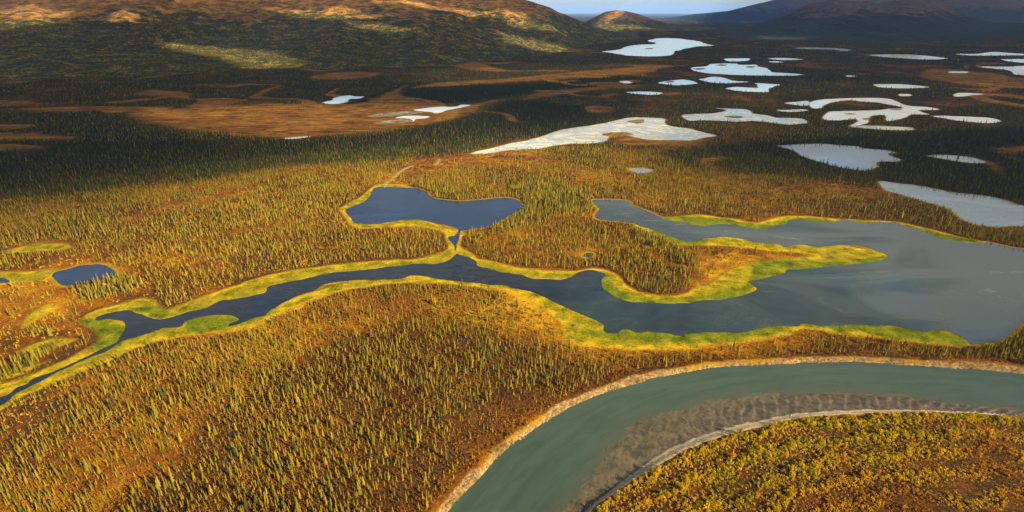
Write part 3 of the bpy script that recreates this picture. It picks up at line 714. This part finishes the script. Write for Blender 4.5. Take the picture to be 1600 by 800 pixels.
def build_clouds():
    def shifted(poly):
        out = []
        for a, b in poly:
            q = hit(a, b) if b < 420 else np.array([*ground_at(a, b), 0])
            out.append(q[:2] - SUN_DIR[:2] / SUN_DIR[2] * q[2])
        return np.array(out)
    nx, ny = 440, 380
    gx = np.linspace(-6200, 13000, nx)
    gy = np.concatenate([np.linspace(-900, 3200, 230), np.geomspace(3200, 26000, ny - 229)[1:]])
    X, Y = np.meshgrid(gx, gy)
    x, y = X.ravel(), Y.ravel()          # ground points that each bit of cloud shades
    wob = 1.0
    xw = x + (fbm(x, y, 300, 4, 70) - .5) * 110; yw = y + (fbm(x, y, 300, 4, 71) - .5) * 110
    lit = np.zeros(len(x))
    for soft, poly in LIT:
        d = sdf(xw, yw, shifted(poly), 400)
        lit = np.maximum(lit, sstep(soft, -soft, d))
    for soft, poly, amt in HALF:
        d = sdf(xw, yw, shifted(poly), 500)
        lit = np.maximum(lit, amt * sstep(soft, -soft, d))
    dens = (1 - lit) * (.93 + .1 * (fbm(x, y, 260, 4, 73) - .5))
    # fade toward the sheet's edges; far left part cleared so sun reaches the haze
    dens *= sstep(-6200, -5500, x) * sstep(13000, 11000, x) * sstep(26000, 20000, y) * (1 - sstep(8500, 11000, y) * sstep(.34, .26, x / np.maximum(y, 1)))
    off = SUN_DIR[:2] / SUN_DIR[2] * CLOUD_Z
    cx, cy = x + off[0], y + off[1]
    lump = fbm(cx, cy, 380, 5, 75)
    top = CLOUD_Z + dens * (6 + 46 * lump)
    bot = CLOUD_Z - dens * (3 + 22 * fbm(cx, cy, 240, 4, 76))
    F = grid_faces(len(gy), nx)
    keep = dens[F].max(1) > .03
    F = F[keep]
    n = len(x)
    V = np.concatenate([np.stack([cx, cy, top], -1), np.stack([cx, cy, bot], -1)])
    used = np.zeros(2 * n, bool); used[F.ravel()] = True; used[F.ravel() + n] = True
    remap = np.cumsum(used) - 1
    FF = np.concatenate([F, F[:, ::-1] + n])
    me = mesh_np("cloud_cover", V[used], remap[FF], {"dens": np.concatenate([dens, dens])[used]})
    m = NT("cloud")
    d = m.n("BsdfDiffuse"); d.inputs[0].default_value = (.9, .9, .9, 1)
    tl = m.n("BsdfTranslucent"); tl.inputs[0].default_value = (.62, .74, .92, 1)
    mx = m.n("MixShader"); mx.inputs[0].default_value = .24
    m.t.links.new(d.outputs[0], mx.inputs[1]); m.t.links.new(tl.outputs[0], mx.inputs[2])
    tr = m.n("BsdfTransparent")
    m2 = m.n("MixShader")
    # the sheet has an upper and a lower surface: each stops the square root
    a = m.math('SUBTRACT', 1.0, m.math('SQRT', m.math('SUBTRACT', 1.0, m.math('MULTIPLY', m.attr("dens"), .985), clamp=True)))
    m.t.links.new(a, m2.inputs[0])
    m.t.links.new(tr.outputs[0], m2.inputs[1]); m.t.links.new(mx.outputs[0], m2.inputs[2])
    m.t.links.new(m2.outputs[0], m.out.inputs[0])
    tag(link("cloud_cover", me, m.m), "broken white cloud cover high over the valley", "clouds", kind="stuff")

def build_haze():
    x0, y0, z0, z1 = 76000, -2000, -6, 760
    v = [(-x0, y0, z0), (x0, y0, z0), (x0, 76000, z0), (-x0, 76000, z0), (-x0, y0, z1), (x0, y0, z1), (x0, 76000, z1), (-x0, 76000, z1)]
    f = np.array([(3, 2, 1, 0), (4, 5, 6, 7), (0, 1, 5, 4), (1, 2, 6, 5), (2, 3, 7, 6), (3, 0, 4, 7)])
    me = mesh_np("haze", np.array(v, float), f, smooth=False)
    m = NT("haze_air")
    pv = m.n("VolumePrincipled")
    pv.inputs["Color"].default_value = (.24, .45, 1.0, 1)
    pv.inputs["Density"].default_value = 2.0e-5
    pv.inputs["Anisotropy"].default_value = 0.0
    m.t.links.new(pv.outputs[0], m.out.inputs["Volume"])
    tag(link("haze", me, m.m), "blue distance haze over the whole valley", "haze", kind="stuff")

# ------------------------------------------------------------------ plants
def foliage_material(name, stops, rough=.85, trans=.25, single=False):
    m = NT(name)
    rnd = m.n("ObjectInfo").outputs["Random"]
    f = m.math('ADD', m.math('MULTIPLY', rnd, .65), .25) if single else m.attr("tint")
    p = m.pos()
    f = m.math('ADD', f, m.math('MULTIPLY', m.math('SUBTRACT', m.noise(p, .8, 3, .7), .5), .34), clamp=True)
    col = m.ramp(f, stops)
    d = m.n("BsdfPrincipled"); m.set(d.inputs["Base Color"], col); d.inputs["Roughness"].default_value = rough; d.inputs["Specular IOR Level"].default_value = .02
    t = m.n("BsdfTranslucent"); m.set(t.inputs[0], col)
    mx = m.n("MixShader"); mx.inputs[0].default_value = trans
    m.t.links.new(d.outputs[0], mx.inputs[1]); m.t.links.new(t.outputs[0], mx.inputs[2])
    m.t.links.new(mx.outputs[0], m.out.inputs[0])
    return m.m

def spruce_crown(rng, tiers, per, tipquads=True, slim=.13, club=0.0):
    """unit-height black spruce crown made of drooping sprays round a thin core; z from .06 to 1"""
    V, F = [], []
    lean = rng.uniform(-.03, .03, 2)
    for k in range(tiers):
        t = (k + rng.uniform(-.25, .25)) / tiers
        z = .08 + .88 * max(0, t)
        rad = slim * ((1 - t) ** .75 * (.75 + .5 * rng.random()) + .12)
        if club: rad += club * math.exp(-((t - .88) / .07) ** 2)
        for j in range(per):
            a = 2 * math.pi * (j + rng.random() * .8) / per + k * 1.3
            L = rad * rng.uniform(.6, 1.25)
            ca, sa = math.cos(a), math.sin(a)
            w = L * .55 + .012
            ox, oy = lean[0] * z, lean[1] * z
            drop = L * rng.uniform(.25, .7)
            b = len(V)
            V += [(ox, oy, z + .035), (ox + ca * L * .55 - sa * w * .5, oy + sa * L * .55 + ca * w * .5, z - drop * .35),
                  (ox + ca * L, oy + sa * L, z - drop), (ox + ca * L * .55 + sa * w * .5, oy + sa * L * .55 - ca * w * .5, z - drop * .35)]
            F += [(b, b + 1, b + 2), (b, b + 2, b + 3)]
    # core
    b = len(V); ns = 5
    for q, (zz, rr) in enumerate([(.05, slim * .35), (.5, slim * .32), (1.0, .004)]):
        for j in range(ns):
            a = 2 * math.pi * j / ns
            V.append((lean[0] * zz + rr * math.cos(a), lean[1] * zz + rr * math.sin(a), zz))
    for q in range(2):
        for j in range(ns):
            a0 = b + q * ns + j; a1 = b + q * ns + (j + 1) % ns
            F += [(a0, a1, a1 + ns), (a0, a1 + ns, a0 + ns)]
    return np.array(V), np.array(F)

def cone_stack(rng, levels, sides, slim):
    V, F = [], []
    for k in range(levels):
        z0 = .04 + .9 * k / levels; z1 = min(1.0, z0 + 1.35 * .96 / levels)
        if k == levels - 1: z1 = 1.0
        r = slim * (1 - k / levels * .8) * rng.uniform(.85, 1.15)
        b = len(V)
        for j in range(sides):
            a = 2 * math.pi * (j + rng.uniform(-.25, .25)) / sides + k
            rr = r * rng.uniform(.7, 1.2)
            V.append((rr * math.cos(a), rr * math.sin(a), z0 + rng.uniform(-.02, .03)))
        V.append((rng.uniform(-.01, .01), rng.uniform(-.01, .01), z1))
        F += [(b + j, b + (j + 1) % sides, b + sides) for j in range(sides)]
    return np.array(V), np.array(F)

def trunk_mesh(rng, top=.9, r=.012):
    V, F = [], []
    for zz, rr in [(-.02, r * 1.25), (.1, r), (top, r * .2)]:
        for j in range(6):
            a = j * math.pi / 3
            V.append((rr * math.cos(a), rr * math.sin(a), zz))
    for q in range(2):
        for j in range(6):
            F.append((q * 6 + j, q * 6 + (j + 1) % 6, q * 6 + 6 + (j + 1) % 6, q * 6 + 6 + j))
    return np.array(V), np.array(F)

def shrub_mesh(rng, n, leaf, squash=.8):
    """leaf clumps spread through a lumpy dome, unit radius, base at 0"""
    V, F = [], []
    lobes = [(rng.uniform(-.5, .5), rng.uniform(-.5, .5), rng.uniform(.45, .95) * squash, rng.uniform(.3, .55)) for _ in range(6)]
    for k in range(n):
        lx, ly, lz, lr = lobes[k % 6]
        d = rng.normal(size=3); d /= np.linalg.norm(d)
        c = np.array([lx, ly, lz]) + d * lr * (rng.random() ** .4)
        c[2] = max(c[2], .05)
        s = leaf * rng.uniform(.6, 1.3)
        a = rng.normal(size=3); a /= np.linalg.norm(a)
        bb = np.cross(a, rng.normal(size=3)); bb /= np.linalg.norm(bb)
        b = len(V)
        V += [tuple(c - a * s), tuple(c + bb * s * .7), tuple(c + a * s), tuple(c - bb * s * .7)]
        F += [(b, b + 1, b + 2), (b, b + 2, b + 3)]
    return np.array(V), np.array(F)

def stems_mesh(rng):
    V, F = [], []
    for k in range(5):
        a = rng.uniform(0, 6.28); l = rng.uniform(.4, .7)
        e = np.array([math.cos(a) * l * .6, math.sin(a) * l * .6, l])
        b = len(V)
        for t, r in [(0, .03), (1, .01)]:
            for j in range(4):
                q = j * math.pi / 2
                V.append((e[0] * t + r * math.cos(q), e[1] * t + r * math.sin(q), e[2] * t - .03 * (1 - t)))
        F += [(b + j, b + (j + 1) % 4, b + 4 + (j + 1) % 4, b + 4 + j) for j in range(4)]
    return np.array(V), np.array(F)

def realise(protos, which, x, y, z, sxy, sz, rot, tint):
    """every plant of the mass written into one vertex and face list"""
    VV, FF, TT = [], [], []
    base = 0
    for k, (pv, pf) in enumerate(protos):
        idx = np.nonzero(which == k)[0]
        if len(idx) == 0: continue
        c, s = np.cos(rot[idx])[:, None], np.sin(rot[idx])[:, None]
        vx = (pv[None, :, 0] * c - pv[None, :, 1] * s) * sxy[idx][:, None] + x[idx][:, None]
        vy = (pv[None, :, 0] * s + pv[None, :, 1] * c) * sxy[idx][:, None] + y[idx][:, None]
        vz = pv[None, :, 2] * sz[idx][:, None] + z[idx][:, None]
        n = len(pv)
        VV.append(np.stack([vx, vy, vz], -1).reshape(-1, 3))
        FF.append((pf[None] + (base + n * np.arange(len(idx)))[:, None, None]).reshape(-1, 3))
        TT.append(np.repeat(tint[idx], n))
        base += n * len(idx)
    return VV, FF, TT, base

def jitter_grid(r0, r1, sp, azl=60):
    a = math.radians(azl)
    xm = r1 * math.sin(a)
    gx, gy = np.meshgrid(np.arange(-xm, xm, sp), np.arange(r0 * math.cos(a) * .9, r1, sp))
    gx = gx.ravel() + RNG.uniform(-.5, .5, gx.size) * sp * 1.1
    gy = gy.ravel() + RNG.uniform(-.5, .5, gy.size) * sp * 1.1
    r = np.hypot(gx, gy)
    m = (r > r0) & (r < r1) & (np.abs(np.arctan2(gx, gy)) < a)
    return gx[m], gy[m]

def in_view(x, y, z, m=240):
    px, py, f = project(x, y, z)
    return (f > 1) & (px > -m) & (px < 1600 + m) & (py > -m) & (py < 800 + m)


def build_trees():
    stops = [(0, (.014, .021, .013)), (.3, (.050, .050, .011)), (.6, (.150, .120, .012)), (1, (.26, .185, .016))]
    spruce = foliage_material("spruce_needles", stops)
    spruce1 = foliage_material("spruce_needles_single", stops, single=True)
    bark = NT("spruce_bark"); bark.principled(bark.mix(bark.noise(bark.pos(), 4, 3), (.07, .055, .045), (.17, .14, .115)), .9)
    rng = np.random.default_rng(5)
    near = [spruce_crown(rng, 9, 5, slim=rng.uniform(.085, .14), club=.03 if k % 2 else 0) for k in range(8)]
    mid = [cone_stack(rng, 4, 5, rng.uniform(.10, .14)) for k in range(6)]
    mid2 = [cone_stack(rng, 2, 4, rng.uniform(.12, .16)) for k in range(4)]
    far = [cone_stack(rng, 1, 4, rng.uniform(.15, .19)) for k in range(4)]
    rings = [(160, 430, 2.15, near), (430, 900, 2.7, mid), (900, 1700, 5.0, mid2), (1700, 2900, 8.0, far), (2900, 5000, 15.0, far)]
    VV, FF, TT, base = [], [], [], 0
    heroes = None
    for ri, (r0, r1, sp, protos) in enumerate(rings):
        x, y = jitter_grid(r0, r1, sp)
        z = np.maximum(terrain(x, y), 0)
        f = fields(x, y, 40)
        n1 = fbm(x, y, 60, 4, 33); n2 = fbm(x, y, 16, 3, 35); n3 = patches(x, y)
        dens = .78 + 1.1 * (n1 - .5) + .9 * (n2 - .5)
        dark = sstep(12, -12, f["dk"])
        dens = dens + .45 * dark
        dens *= sstep(1.2, 4, f["dw"]) * sstep(.5, 5, f["dm"]) * sstep(1, 5, f["riv"])
        dens *= 1 - (.97 - .3 * (n2 > .68)) * sstep(6, -8, f["do"] + (n1 - .5) * 30)
        dens *= 1 - .72 * sstep(4, -6, f["dy"])
        op = sdf(x, y, W_OPEN, 40)
        dens *= 1 - .75 * sstep(14, -14, op + (n1 - .5) * 16)
        inn = sdf(x, y, INNER, 40)
        dens *= np.where(inn < 1, 0.0, 1.0)
        gr = union(x, y, W_GROVES, 40)
        grove = sstep(3, -3, gr) * sstep(1.5, 3, f["dw"])
        dens = np.maximum(dens, 1.2 * grove)
        if ri >= 2:
            dens = dens + .25 * sstep(900, 1400, y) - .95 * n3 * (1 - .8 * dark)
            dens *= sstep(1, 4, f["dw"]) * (1 - (.98 - .25 * (n2 > .7)) * sstep(6, -8, f["do"] + (n1 - .5) * 30))
            # tree line on the mountains
            dens *= 1 - sstep(90, 190, z + (n1 - .5) * 130)
        keep = (RNG.random(len(x)) < dens) & in_view(x, y, z)
        x, y, z, grove, dark, n2 = x[keep], y[keep], z[keep], grove[keep], dark[keep], n2[keep]
        N = len(x)
        hgt = 3.6 * RNG.lognormal(0, .30, N) * (1 + .45 * grove + .16 * dark) * (.82 + .36 * n2)
        hgt = np.clip(hgt, 1.6, 10.0)
        wid = hgt ** .8 * 1.48 * RNG.uniform(.8, 1.25, N) * (1 + .2 * grove)
        if ri >= 2: wid *= 1.1; hgt *= 1.05
        if ri == 4: wid *= 1.5; hgt *= 1.15
        rot = RNG.uniform(0, 6.28, N)
        tint = np.clip(RNG.normal(.60, .15, N) - .08 * grove - .34 * dark - .30 * sstep(900, 1500, np.hypot(x, y)), 0, .96)  # dark and distant trees carry some cloud shade in the tint
        which = RNG.integers(0, len(protos), N)
        mass = np.ones(N, bool)
        if ri == 0:
            px, py, dep = project(x, y, z)
            _, py2, _ = project(x, y, z + hgt)
            size = np.hypot(py - py2, 0) * wid / dep
            ins = (px > 12) & (px < 1588) & (py < 796) & (py2 > 4)
            size = np.where(ins, size, 0)
            order = np.argsort(-size)[:300]
            mass[order] = False
            heroes = dict(x=x[order], y=y[order], z=z[order], h=hgt[order], w=wid[order], r=rot[order], t=tint[order], px=px[order], py=py[order])
        g = lambda a: a[mass]
        a, b, c, nb = realise(protos, g(which), g(x), g(y), g(z), g(wid), g(hgt), g(rot), g(tint))
        VV += a; FF += [q + base for q in b]; TT += c; base += nb
        print("spruces ring", ri, N)
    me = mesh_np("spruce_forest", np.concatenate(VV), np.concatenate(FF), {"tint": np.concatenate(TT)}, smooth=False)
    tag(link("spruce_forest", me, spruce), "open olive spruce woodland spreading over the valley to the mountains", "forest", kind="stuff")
    # the 300 that show largest, each with its own trunk and crown
    protoc = [spruce_crown(rng, 16, 7, slim=s, club=c) for s, c in [(.085, .03), (.10, 0), (.13, .02), (.115, .035), (.15, 0), (.095, .04)]]
    words = [("slender club-topped", "slender"), ("slim pointed", "slim"), ("bushy", "bushy"), ("ragged club-topped", "ragged"), ("broad conical", "broad"), ("thin knob-topped", "thin")]
    crowns, trunks = [], []
    for k, (v, f) in enumerate(protoc):
        me = mesh_np("crown", v, f, {"tint": np.zeros(len(v))}, smooth=False); me.materials.append(spruce1); crowns.append(me)
        tv, tf = trunk_mesh(rng); tm = mesh_np("trunk", tv, tf); tm.materials.append(bark.m); trunks.append(tm)
    hs = heroes
    for i in range(len(hs["x"])):
        k = i % 6
        e = bpy.data.objects.new("spruce_tree", None); COL.objects.link(e)
        e.location = (hs["x"][i], hs["y"][i], hs["z"][i] - .1)
        e.rotation_euler = (0, 0, hs["r"][i])
        e.scale = (hs["w"][i], hs["w"][i], hs["h"][i])
        px, py, h = hs["px"][i], hs["py"][i], hs["h"][i]
        if px > 1450 and py < 600: place = "in the dark stand at the grey lake's right end"
        elif py < 470: place = "in the golden woodland beyond the slough"
        elif py < 600 and px > 850: place = "on the strip between slough and river"
        elif py > 640 and px > 520: place = "on red heath near the turquoise river's outer bank"
        elif px < 250: place = "in the left part of the foreground woodland"
        else: place = "in the middle of the red-brown foreground woodland"
        tall = "tall" if h > 6.3 else "mid-height" if h > 5.3 else "low"
        tag(e, f"{tall} {words[k][0]} olive spruce {place}", "tree", "spruces of the foreground woodland")
        for nm, ms in (("crown", crowns), ("trunk", trunks)):
            o = bpy.data.objects.new(nm, ms[k]); COL.objects.link(o); o.parent = e

def build_shrubs():
    willow = foliage_material("willow_leaves", [(0, (.12, .12, .008)), (.3, (.31, .24, .008)), (.6, (.46, .29, .008)), (.85, (.38, .17, .010)), (1, (.18, .08, .02))], trans=.3)
    stemm = NT("shrub_stems"); stemm.principled((.12, .085, .06), .9)
    rng = np.random.default_rng(9)
    x, y = jitter_grid(150, 440, 1.3, 60)
    inn = sdf(x, y, INNER, 160)
    n1 = fbm(x, y, 26, 3, 41); n2 = fbm(x, y, 9, 3, 42)
    # rows of willow follow the old river bends
    row = .5 + .5 * np.sin(-inn * 6.28 / 13.5 + (n1 - .5) * 9 + (n2 - .5) * 3)
    keep = (inn < -.7) & (RNG.random(len(x)) < .5 + .5 * row) & in_view(x, y, 0 * x, 240)
    x, y, row, n1, n2, inn = x[keep], y[keep], row[keep], n1[keep], n2[keep], inn[keep]
    N = len(x)
    px, py, dep = project(x, y, 0 * x)
    red = sstep(1350, 1850, px + (py - 650) * 1.6 + (n1 - .5) * 500) * sstep(-8, -30, inn)
    h = (.9 + 1.6 * row * RNG.uniform(.4, 1.4, N) + .9 * (n2 - .4)) * (1 - .3 * red) * RNG.choice([.72, .72, .6, 1.0, .5, 1.25], N, p=[.26, .2, .2, .16, .15, .03])
    w = (.35 + h * .5) * RNG.uniform(.7, 1.15, N)
    tint = np.clip(.42 + (n1 - .5) * .9 + RNG.normal(0, .14, N) + .36 * red, 0, .99)
    rot = RNG.uniform(0, 6.28, N)
    _, py2, _ = project(x, y, h)
    ins = (px > 925) & (px < 1585) & (py < 794) & (py > 640)
    order = np.argsort(-np.where(ins, (py - py2) * w / dep, 0))[:300]
    mass = np.ones(N, bool); mass[order] = False
    protos = [shrub_mesh(rng, 40, .20) for _ in range(8)]
    which = RNG.integers(0, 8, N)
    g = lambda a: a[mass]
    V, F, T, _ = realise(protos, g(which), g(x), g(y), 0 * g(x) - .05, g(w), g(h), g(rot), g(tint))
    me = mesh_np("willow_thicket", np.concatenate(V), np.concatenate(F), {"tint": np.concatenate(T)}, smooth=False)
    tag(link("willow_thicket", me, willow), "dense yellow and rust willow thicket inside the river bend", "thicket", kind="stuff")
    print("willows", N)
    hp = [shrub_mesh(rng, 150, .13) for _ in range(4)]
    tones = [(.18, "yellow-green"), (.42, "golden yellow"), (.62, "orange gold"), (.9, "rusty brown")]
    fm = {}
    for k in range(4):
        sv, sf = stems_mesh(rng); sm = mesh_np("stems", sv, sf); sm.materials.append(stemm.m)
        for q, (tv, tn) in enumerate(tones):
            me = mesh_np("foliage", hp[k][0], hp[k][1], {"tint": np.full(len(hp[k][0]), tv)}, smooth=False); me.materials.append(willow_fixed(tones, q)); fm[k, q] = (me, sm)
    for c, i in enumerate(order):
        q = int(np.argmin([abs(tint[i] - t[0]) for t in tones])); k = c % 4
        e = bpy.data.objects.new("willow_shrub", None); COL.objects.link(e)
        e.location = (x[i], y[i], -.05); e.rotation_euler = (0, 0, rot[i]); e.scale = (w[i], w[i], h[i])
        place = "at the bottom edge left of the thicket" if px[i] < 1150 else "in the middle of the thicket" if px[i] < 1380 else "in the right part of the thicket"
        sz = "large rounded" if h[i] > 2.2 else "rounded"
        tag(e, f"{sz} {tones[q][1]} willow bush {place}", "shrub", "willow bushes inside the river bend")
        for nm, me in zip(("foliage", "stems"), fm[k, q]):
            o = bpy.data.objects.new(nm, me); COL.objects.link(o); o.parent = e
    # dwarf birch scrub between the spruces
    scrub = foliage_material("dwarf_birch_leaves", [(0, (.035, .014, .005)), (.3, (.075, .026, .005)), (.5, (.13, .050, .006)), (.75, (.21, .100, .007)), (1, (.28, .165, .012))], trans=.15)
    VV, FF, TT, base = [], [], [], 0
    for r0, r1, sp in [(155, 330, 1.15), (330, 560, 1.9), (560, 850, 3.6)]:
        x, y = jitter_grid(r0, r1, sp)
        f = fields(x, y, 30)
        inn = sdf(x, y, INNER, 40)
        n1 = fbm(x, y, 30, 4, 51); n2 = fbm(x, y, 7, 3, 53)
        d = (.3 + 1.3 * (n2 - .35)) * sstep(1, 3, f["dm"] + (n2 - .5) * 4) * sstep(2, 4, f["dw"]) * sstep(0, 2, f["riv"]) * np.where(inn < 0, 0, 1)
        d *= 1 - .5 * sstep(4, -6, f["dy"])
        keep = (RNG.random(len(x)) < d) & in_view(x, y, 0 * x)
        x, y, n1, n2 = x[keep], y[keep], n1[keep], n2[keep]
        f = {k: v[keep] for k, v in f.items()}
        N = len(x)
        s = RNG.uniform(.5, 1.1, N) * (sp * .55 + .3)
        s = np.minimum(s, 1.9)
        hh = np.minimum(s * RNG.uniform(.8, 1.6, N), 2.0)
        tint = np.clip(.46 + 1.0 * (n1 - .5) + RNG.normal(0, .13, N) - .12 * sstep(10, -25, f["dr"]) + .32 * sstep(8, -10, f["dy"]) + .15 * sstep(12, 2, f["dm"]), 0, .98)
        pr = [shrub_mesh(rng, 11, .38, .6) for _ in range(6)]
        a, b, c, nb = realise(pr, RNG.integers(0, 6, N), x, y, 0 * x - .1, s, hh, RNG.uniform(0, 6.28, N), tint)
        VV += a; FF += [q + base for q in b]; TT += c; base += nb
        print("scrub", N)
    me = mesh_np("dwarf_birch_scrub", np.concatenate(VV), np.concatenate(FF), {"tint": np.concatenate(TT)}, smooth=False)
    tag(link("dwarf_birch_scrub", me, scrub), "rust-red and golden dwarf birch scrub covering the open woodland floor", "scrub", kind="stuff")

_wf = {}
def willow_fixed(tones, q):
    if q in _wf: return _wf[q]
    stops = {0: [(0, (.11, .115, .008)), (1, (.29, .24, .008))], 1: [(0, (.26, .20, .008)), (1, (.46, .30, .008))],
             2: [(0, (.32, .175, .008)), (1, (.48, .26, .008))], 3: [(0, (.14, .062, .014)), (1, (.29, .125, .02))]}[q]
    _wf[q] = foliage_material("willow_leaves", stops, trans=.3, single=True)
    return _wf[q]

def build_small_things():
    rng = np.random.default_rng(21)
    # lodge of sticks on the marsh
    c = ground_at(898, 509)
    V, F = [], []
    for k in range(90):
        a = rng.uniform(0, 6.28); r = rng.uniform(.2, 1.6)
        p = np.array([math.cos(a) * r, math.sin(a) * r * .7, 1.0 * (1 - (r / 1.9) ** 2) + .1])
        d = np.array([math.cos(a + rng.uniform(-1, 1)), math.sin(a + rng.uniform(-1, 1)), -.35]) * rng.uniform(.5, 1.1)
        n = np.cross(d, (0, 0, 1)); n = n / np.linalg.norm(n) * .07
        u = np.array([0, 0, .09]); b = len(V)
        for e in (p - d * .5, p + d * .5):
            V += [tuple(e + n), tuple(e + u), tuple(e - n), tuple(e - u)]
        F += [(b + j, b + (j + 1) % 4, b + 4 + (j + 1) % 4, b + 4 + j) for j in range(4)]
    b = len(V); ns = 14
    for q, (rr, zz) in enumerate([(1.9, -.1), (1.5, .5), (.8, .9), (.05, 1.05)]):
        for j in range(ns):
            a = 2 * math.pi * j / ns; s = rr * rng.uniform(.9, 1.1)
            V.append((s * math.cos(a), s * .72 * math.sin(a), zz))
    for q in range(3):
        for j in range(ns): F.append((b + q * ns + j, b + q * ns + (j + 1) % ns, b + (q + 1) * ns + (j + 1) % ns, b + (q + 1) * ns + j))
    me = mesh_np("stick_mound", np.array(V), np.array(F), smooth=False)
    m = NT("old_sticks"); m.principled(m.mix(m.noise(m.pos(), 2.5, 4), (.06, .03, .018), (.17, .09, .05)), .9)
    o = link("stick_mound", me, m.m); o.location = (c[0], c[1], .0)
    tag(o, "low brown mound on the green marsh just below the dark slough", "mound")
    # clods and stones along the eroded bank, driftwood on the dry beach
    V, F = [], []
    def lump(x, y, z, s):
        b = len(V)
        pts = rng.normal(size=(6, 3)) * .15 + np.array([(1, 0, 0), (-1, 0, 0), (0, 1, 0), (0, -1, 0), (0, 0, .8), (0, 0, -.6)])
        for q in pts: V.append((x + q[0] * s * 1.3, y + q[1] * s, z + q[2] * s * .8))
        for t in ((0, 2, 4), (2, 1, 4), (1, 3, 4), (3, 0, 4), (2, 0, 5), (1, 2, 5), (3, 1, 5), (0, 3, 5)): F.append(tuple(b + i for i in t))
    A, B = resample(W_VEG_O, 900), resample(W_RIV_O, 900)
    for i in range(900):
        if rng.random() < .75:
            t = rng.uniform(.15, 1.05); p = A[i] * (1 - t) + B[i] * t + rng.normal(size=2) * .5
            lump(p[0], p[1], ZR * min(t, 1) ** .8 + .05, rng.uniform(.15, .7))
    me = mesh_np("bank_rubble", np.array(V), np.array(F), smooth=False)
    m = NT("bank_clods"); m.principled(m.ramp(m.noise(m.pos(), .7, 4, .7), [(.3, (.03, .018, .010)), (.5, (.12, .078, .04)), (.7, (.26, .185, .105))]), .95)
    tag(link("bank_rubble", me, m.m), "fallen clods and stones along the pale cut bank of the river", "rubble", kind="stuff")
    V, F = [], []
    C = resample(W_VEG_I, 400); D = resample(W_RIV_I, 400)
    for i in range(400):
        if rng.random() < .55:
            p = C[i] * .55 + D[i] * .45 + rng.normal(size=2) * .35
            j = min(i + 1, 399); d = C[j] - C[i]; d = d / (np.linalg.norm(d) + 1e-6); a = math.atan2(d[1], d[0]) + rng.normal() * .35
            L = rng.uniform(.6, 2.4); w = .09
            dx, dy = math.cos(a), math.sin(a); b = len(V)
            for s in (-1, 1):
                e = p + np.array([dx, dy]) * L * s
                V.extend([(e[0] - dy * w, e[1] + dx * w, ZR + 1.1), (e[0], e[1], ZR + 1.1 + w * 1.6), (e[0] + dy * w, e[1] - dx * w, ZR + 1.1), (e[0], e[1], ZR + .95)])
            F += [(b + k, b + (k + 1) % 4, b + 4 + (k + 1) % 4, b + 4 + k) for k in range(4)]
    me = mesh_np("driftwood_debris", np.array(V), np.array(F), smooth=False)
    m = NT("driftwood"); m.principled((.34, .29, .23), .9)
    tag(link("driftwood_debris", me, m.m), "line of driftwood on the dry edge of the sand bar", "debris", kind="stuff")

# ------------------------------------------------------------------ build, large to small
build_ground()
hm = hill_material(); pm = hill_material(True)
build_ridge(0, "mountain", 620, 300, 1500, 7600, hm, (60, 330))
build_ridge(1, "hill", 160, 90, 5800, 9200, hm, (40, 190))
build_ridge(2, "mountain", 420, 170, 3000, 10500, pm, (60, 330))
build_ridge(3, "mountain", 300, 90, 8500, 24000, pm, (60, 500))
build_ridge(4, "mountain", 90, 30, 34000, 50000, hm, (0, 300))
for o in scene.objects:
    n_ = o.name
    lab = {"mountain": ("long left mountain with sunlit orange crest and dark wooded slopes", "mountain"), "hill": ("small round hill between the mountains", "hill"),
           "mountain.001": ("dark blue flat-topped mountain at upper right", "mountain"), "mountain.002": ("purple far range behind the flat-topped mountain", "mountain"),
           "mountain.003": ("pale faint hills on the horizon in the gap", "mountain"), "ground": ("golden and rust tundra floor of the valley", "ground")}.get(n_)
    if lab: tag(o, *lab)
build_water()
build_islets()
build_river()
build_clouds()
build_haze()
build_trees()
build_shrubs()
build_small_things()
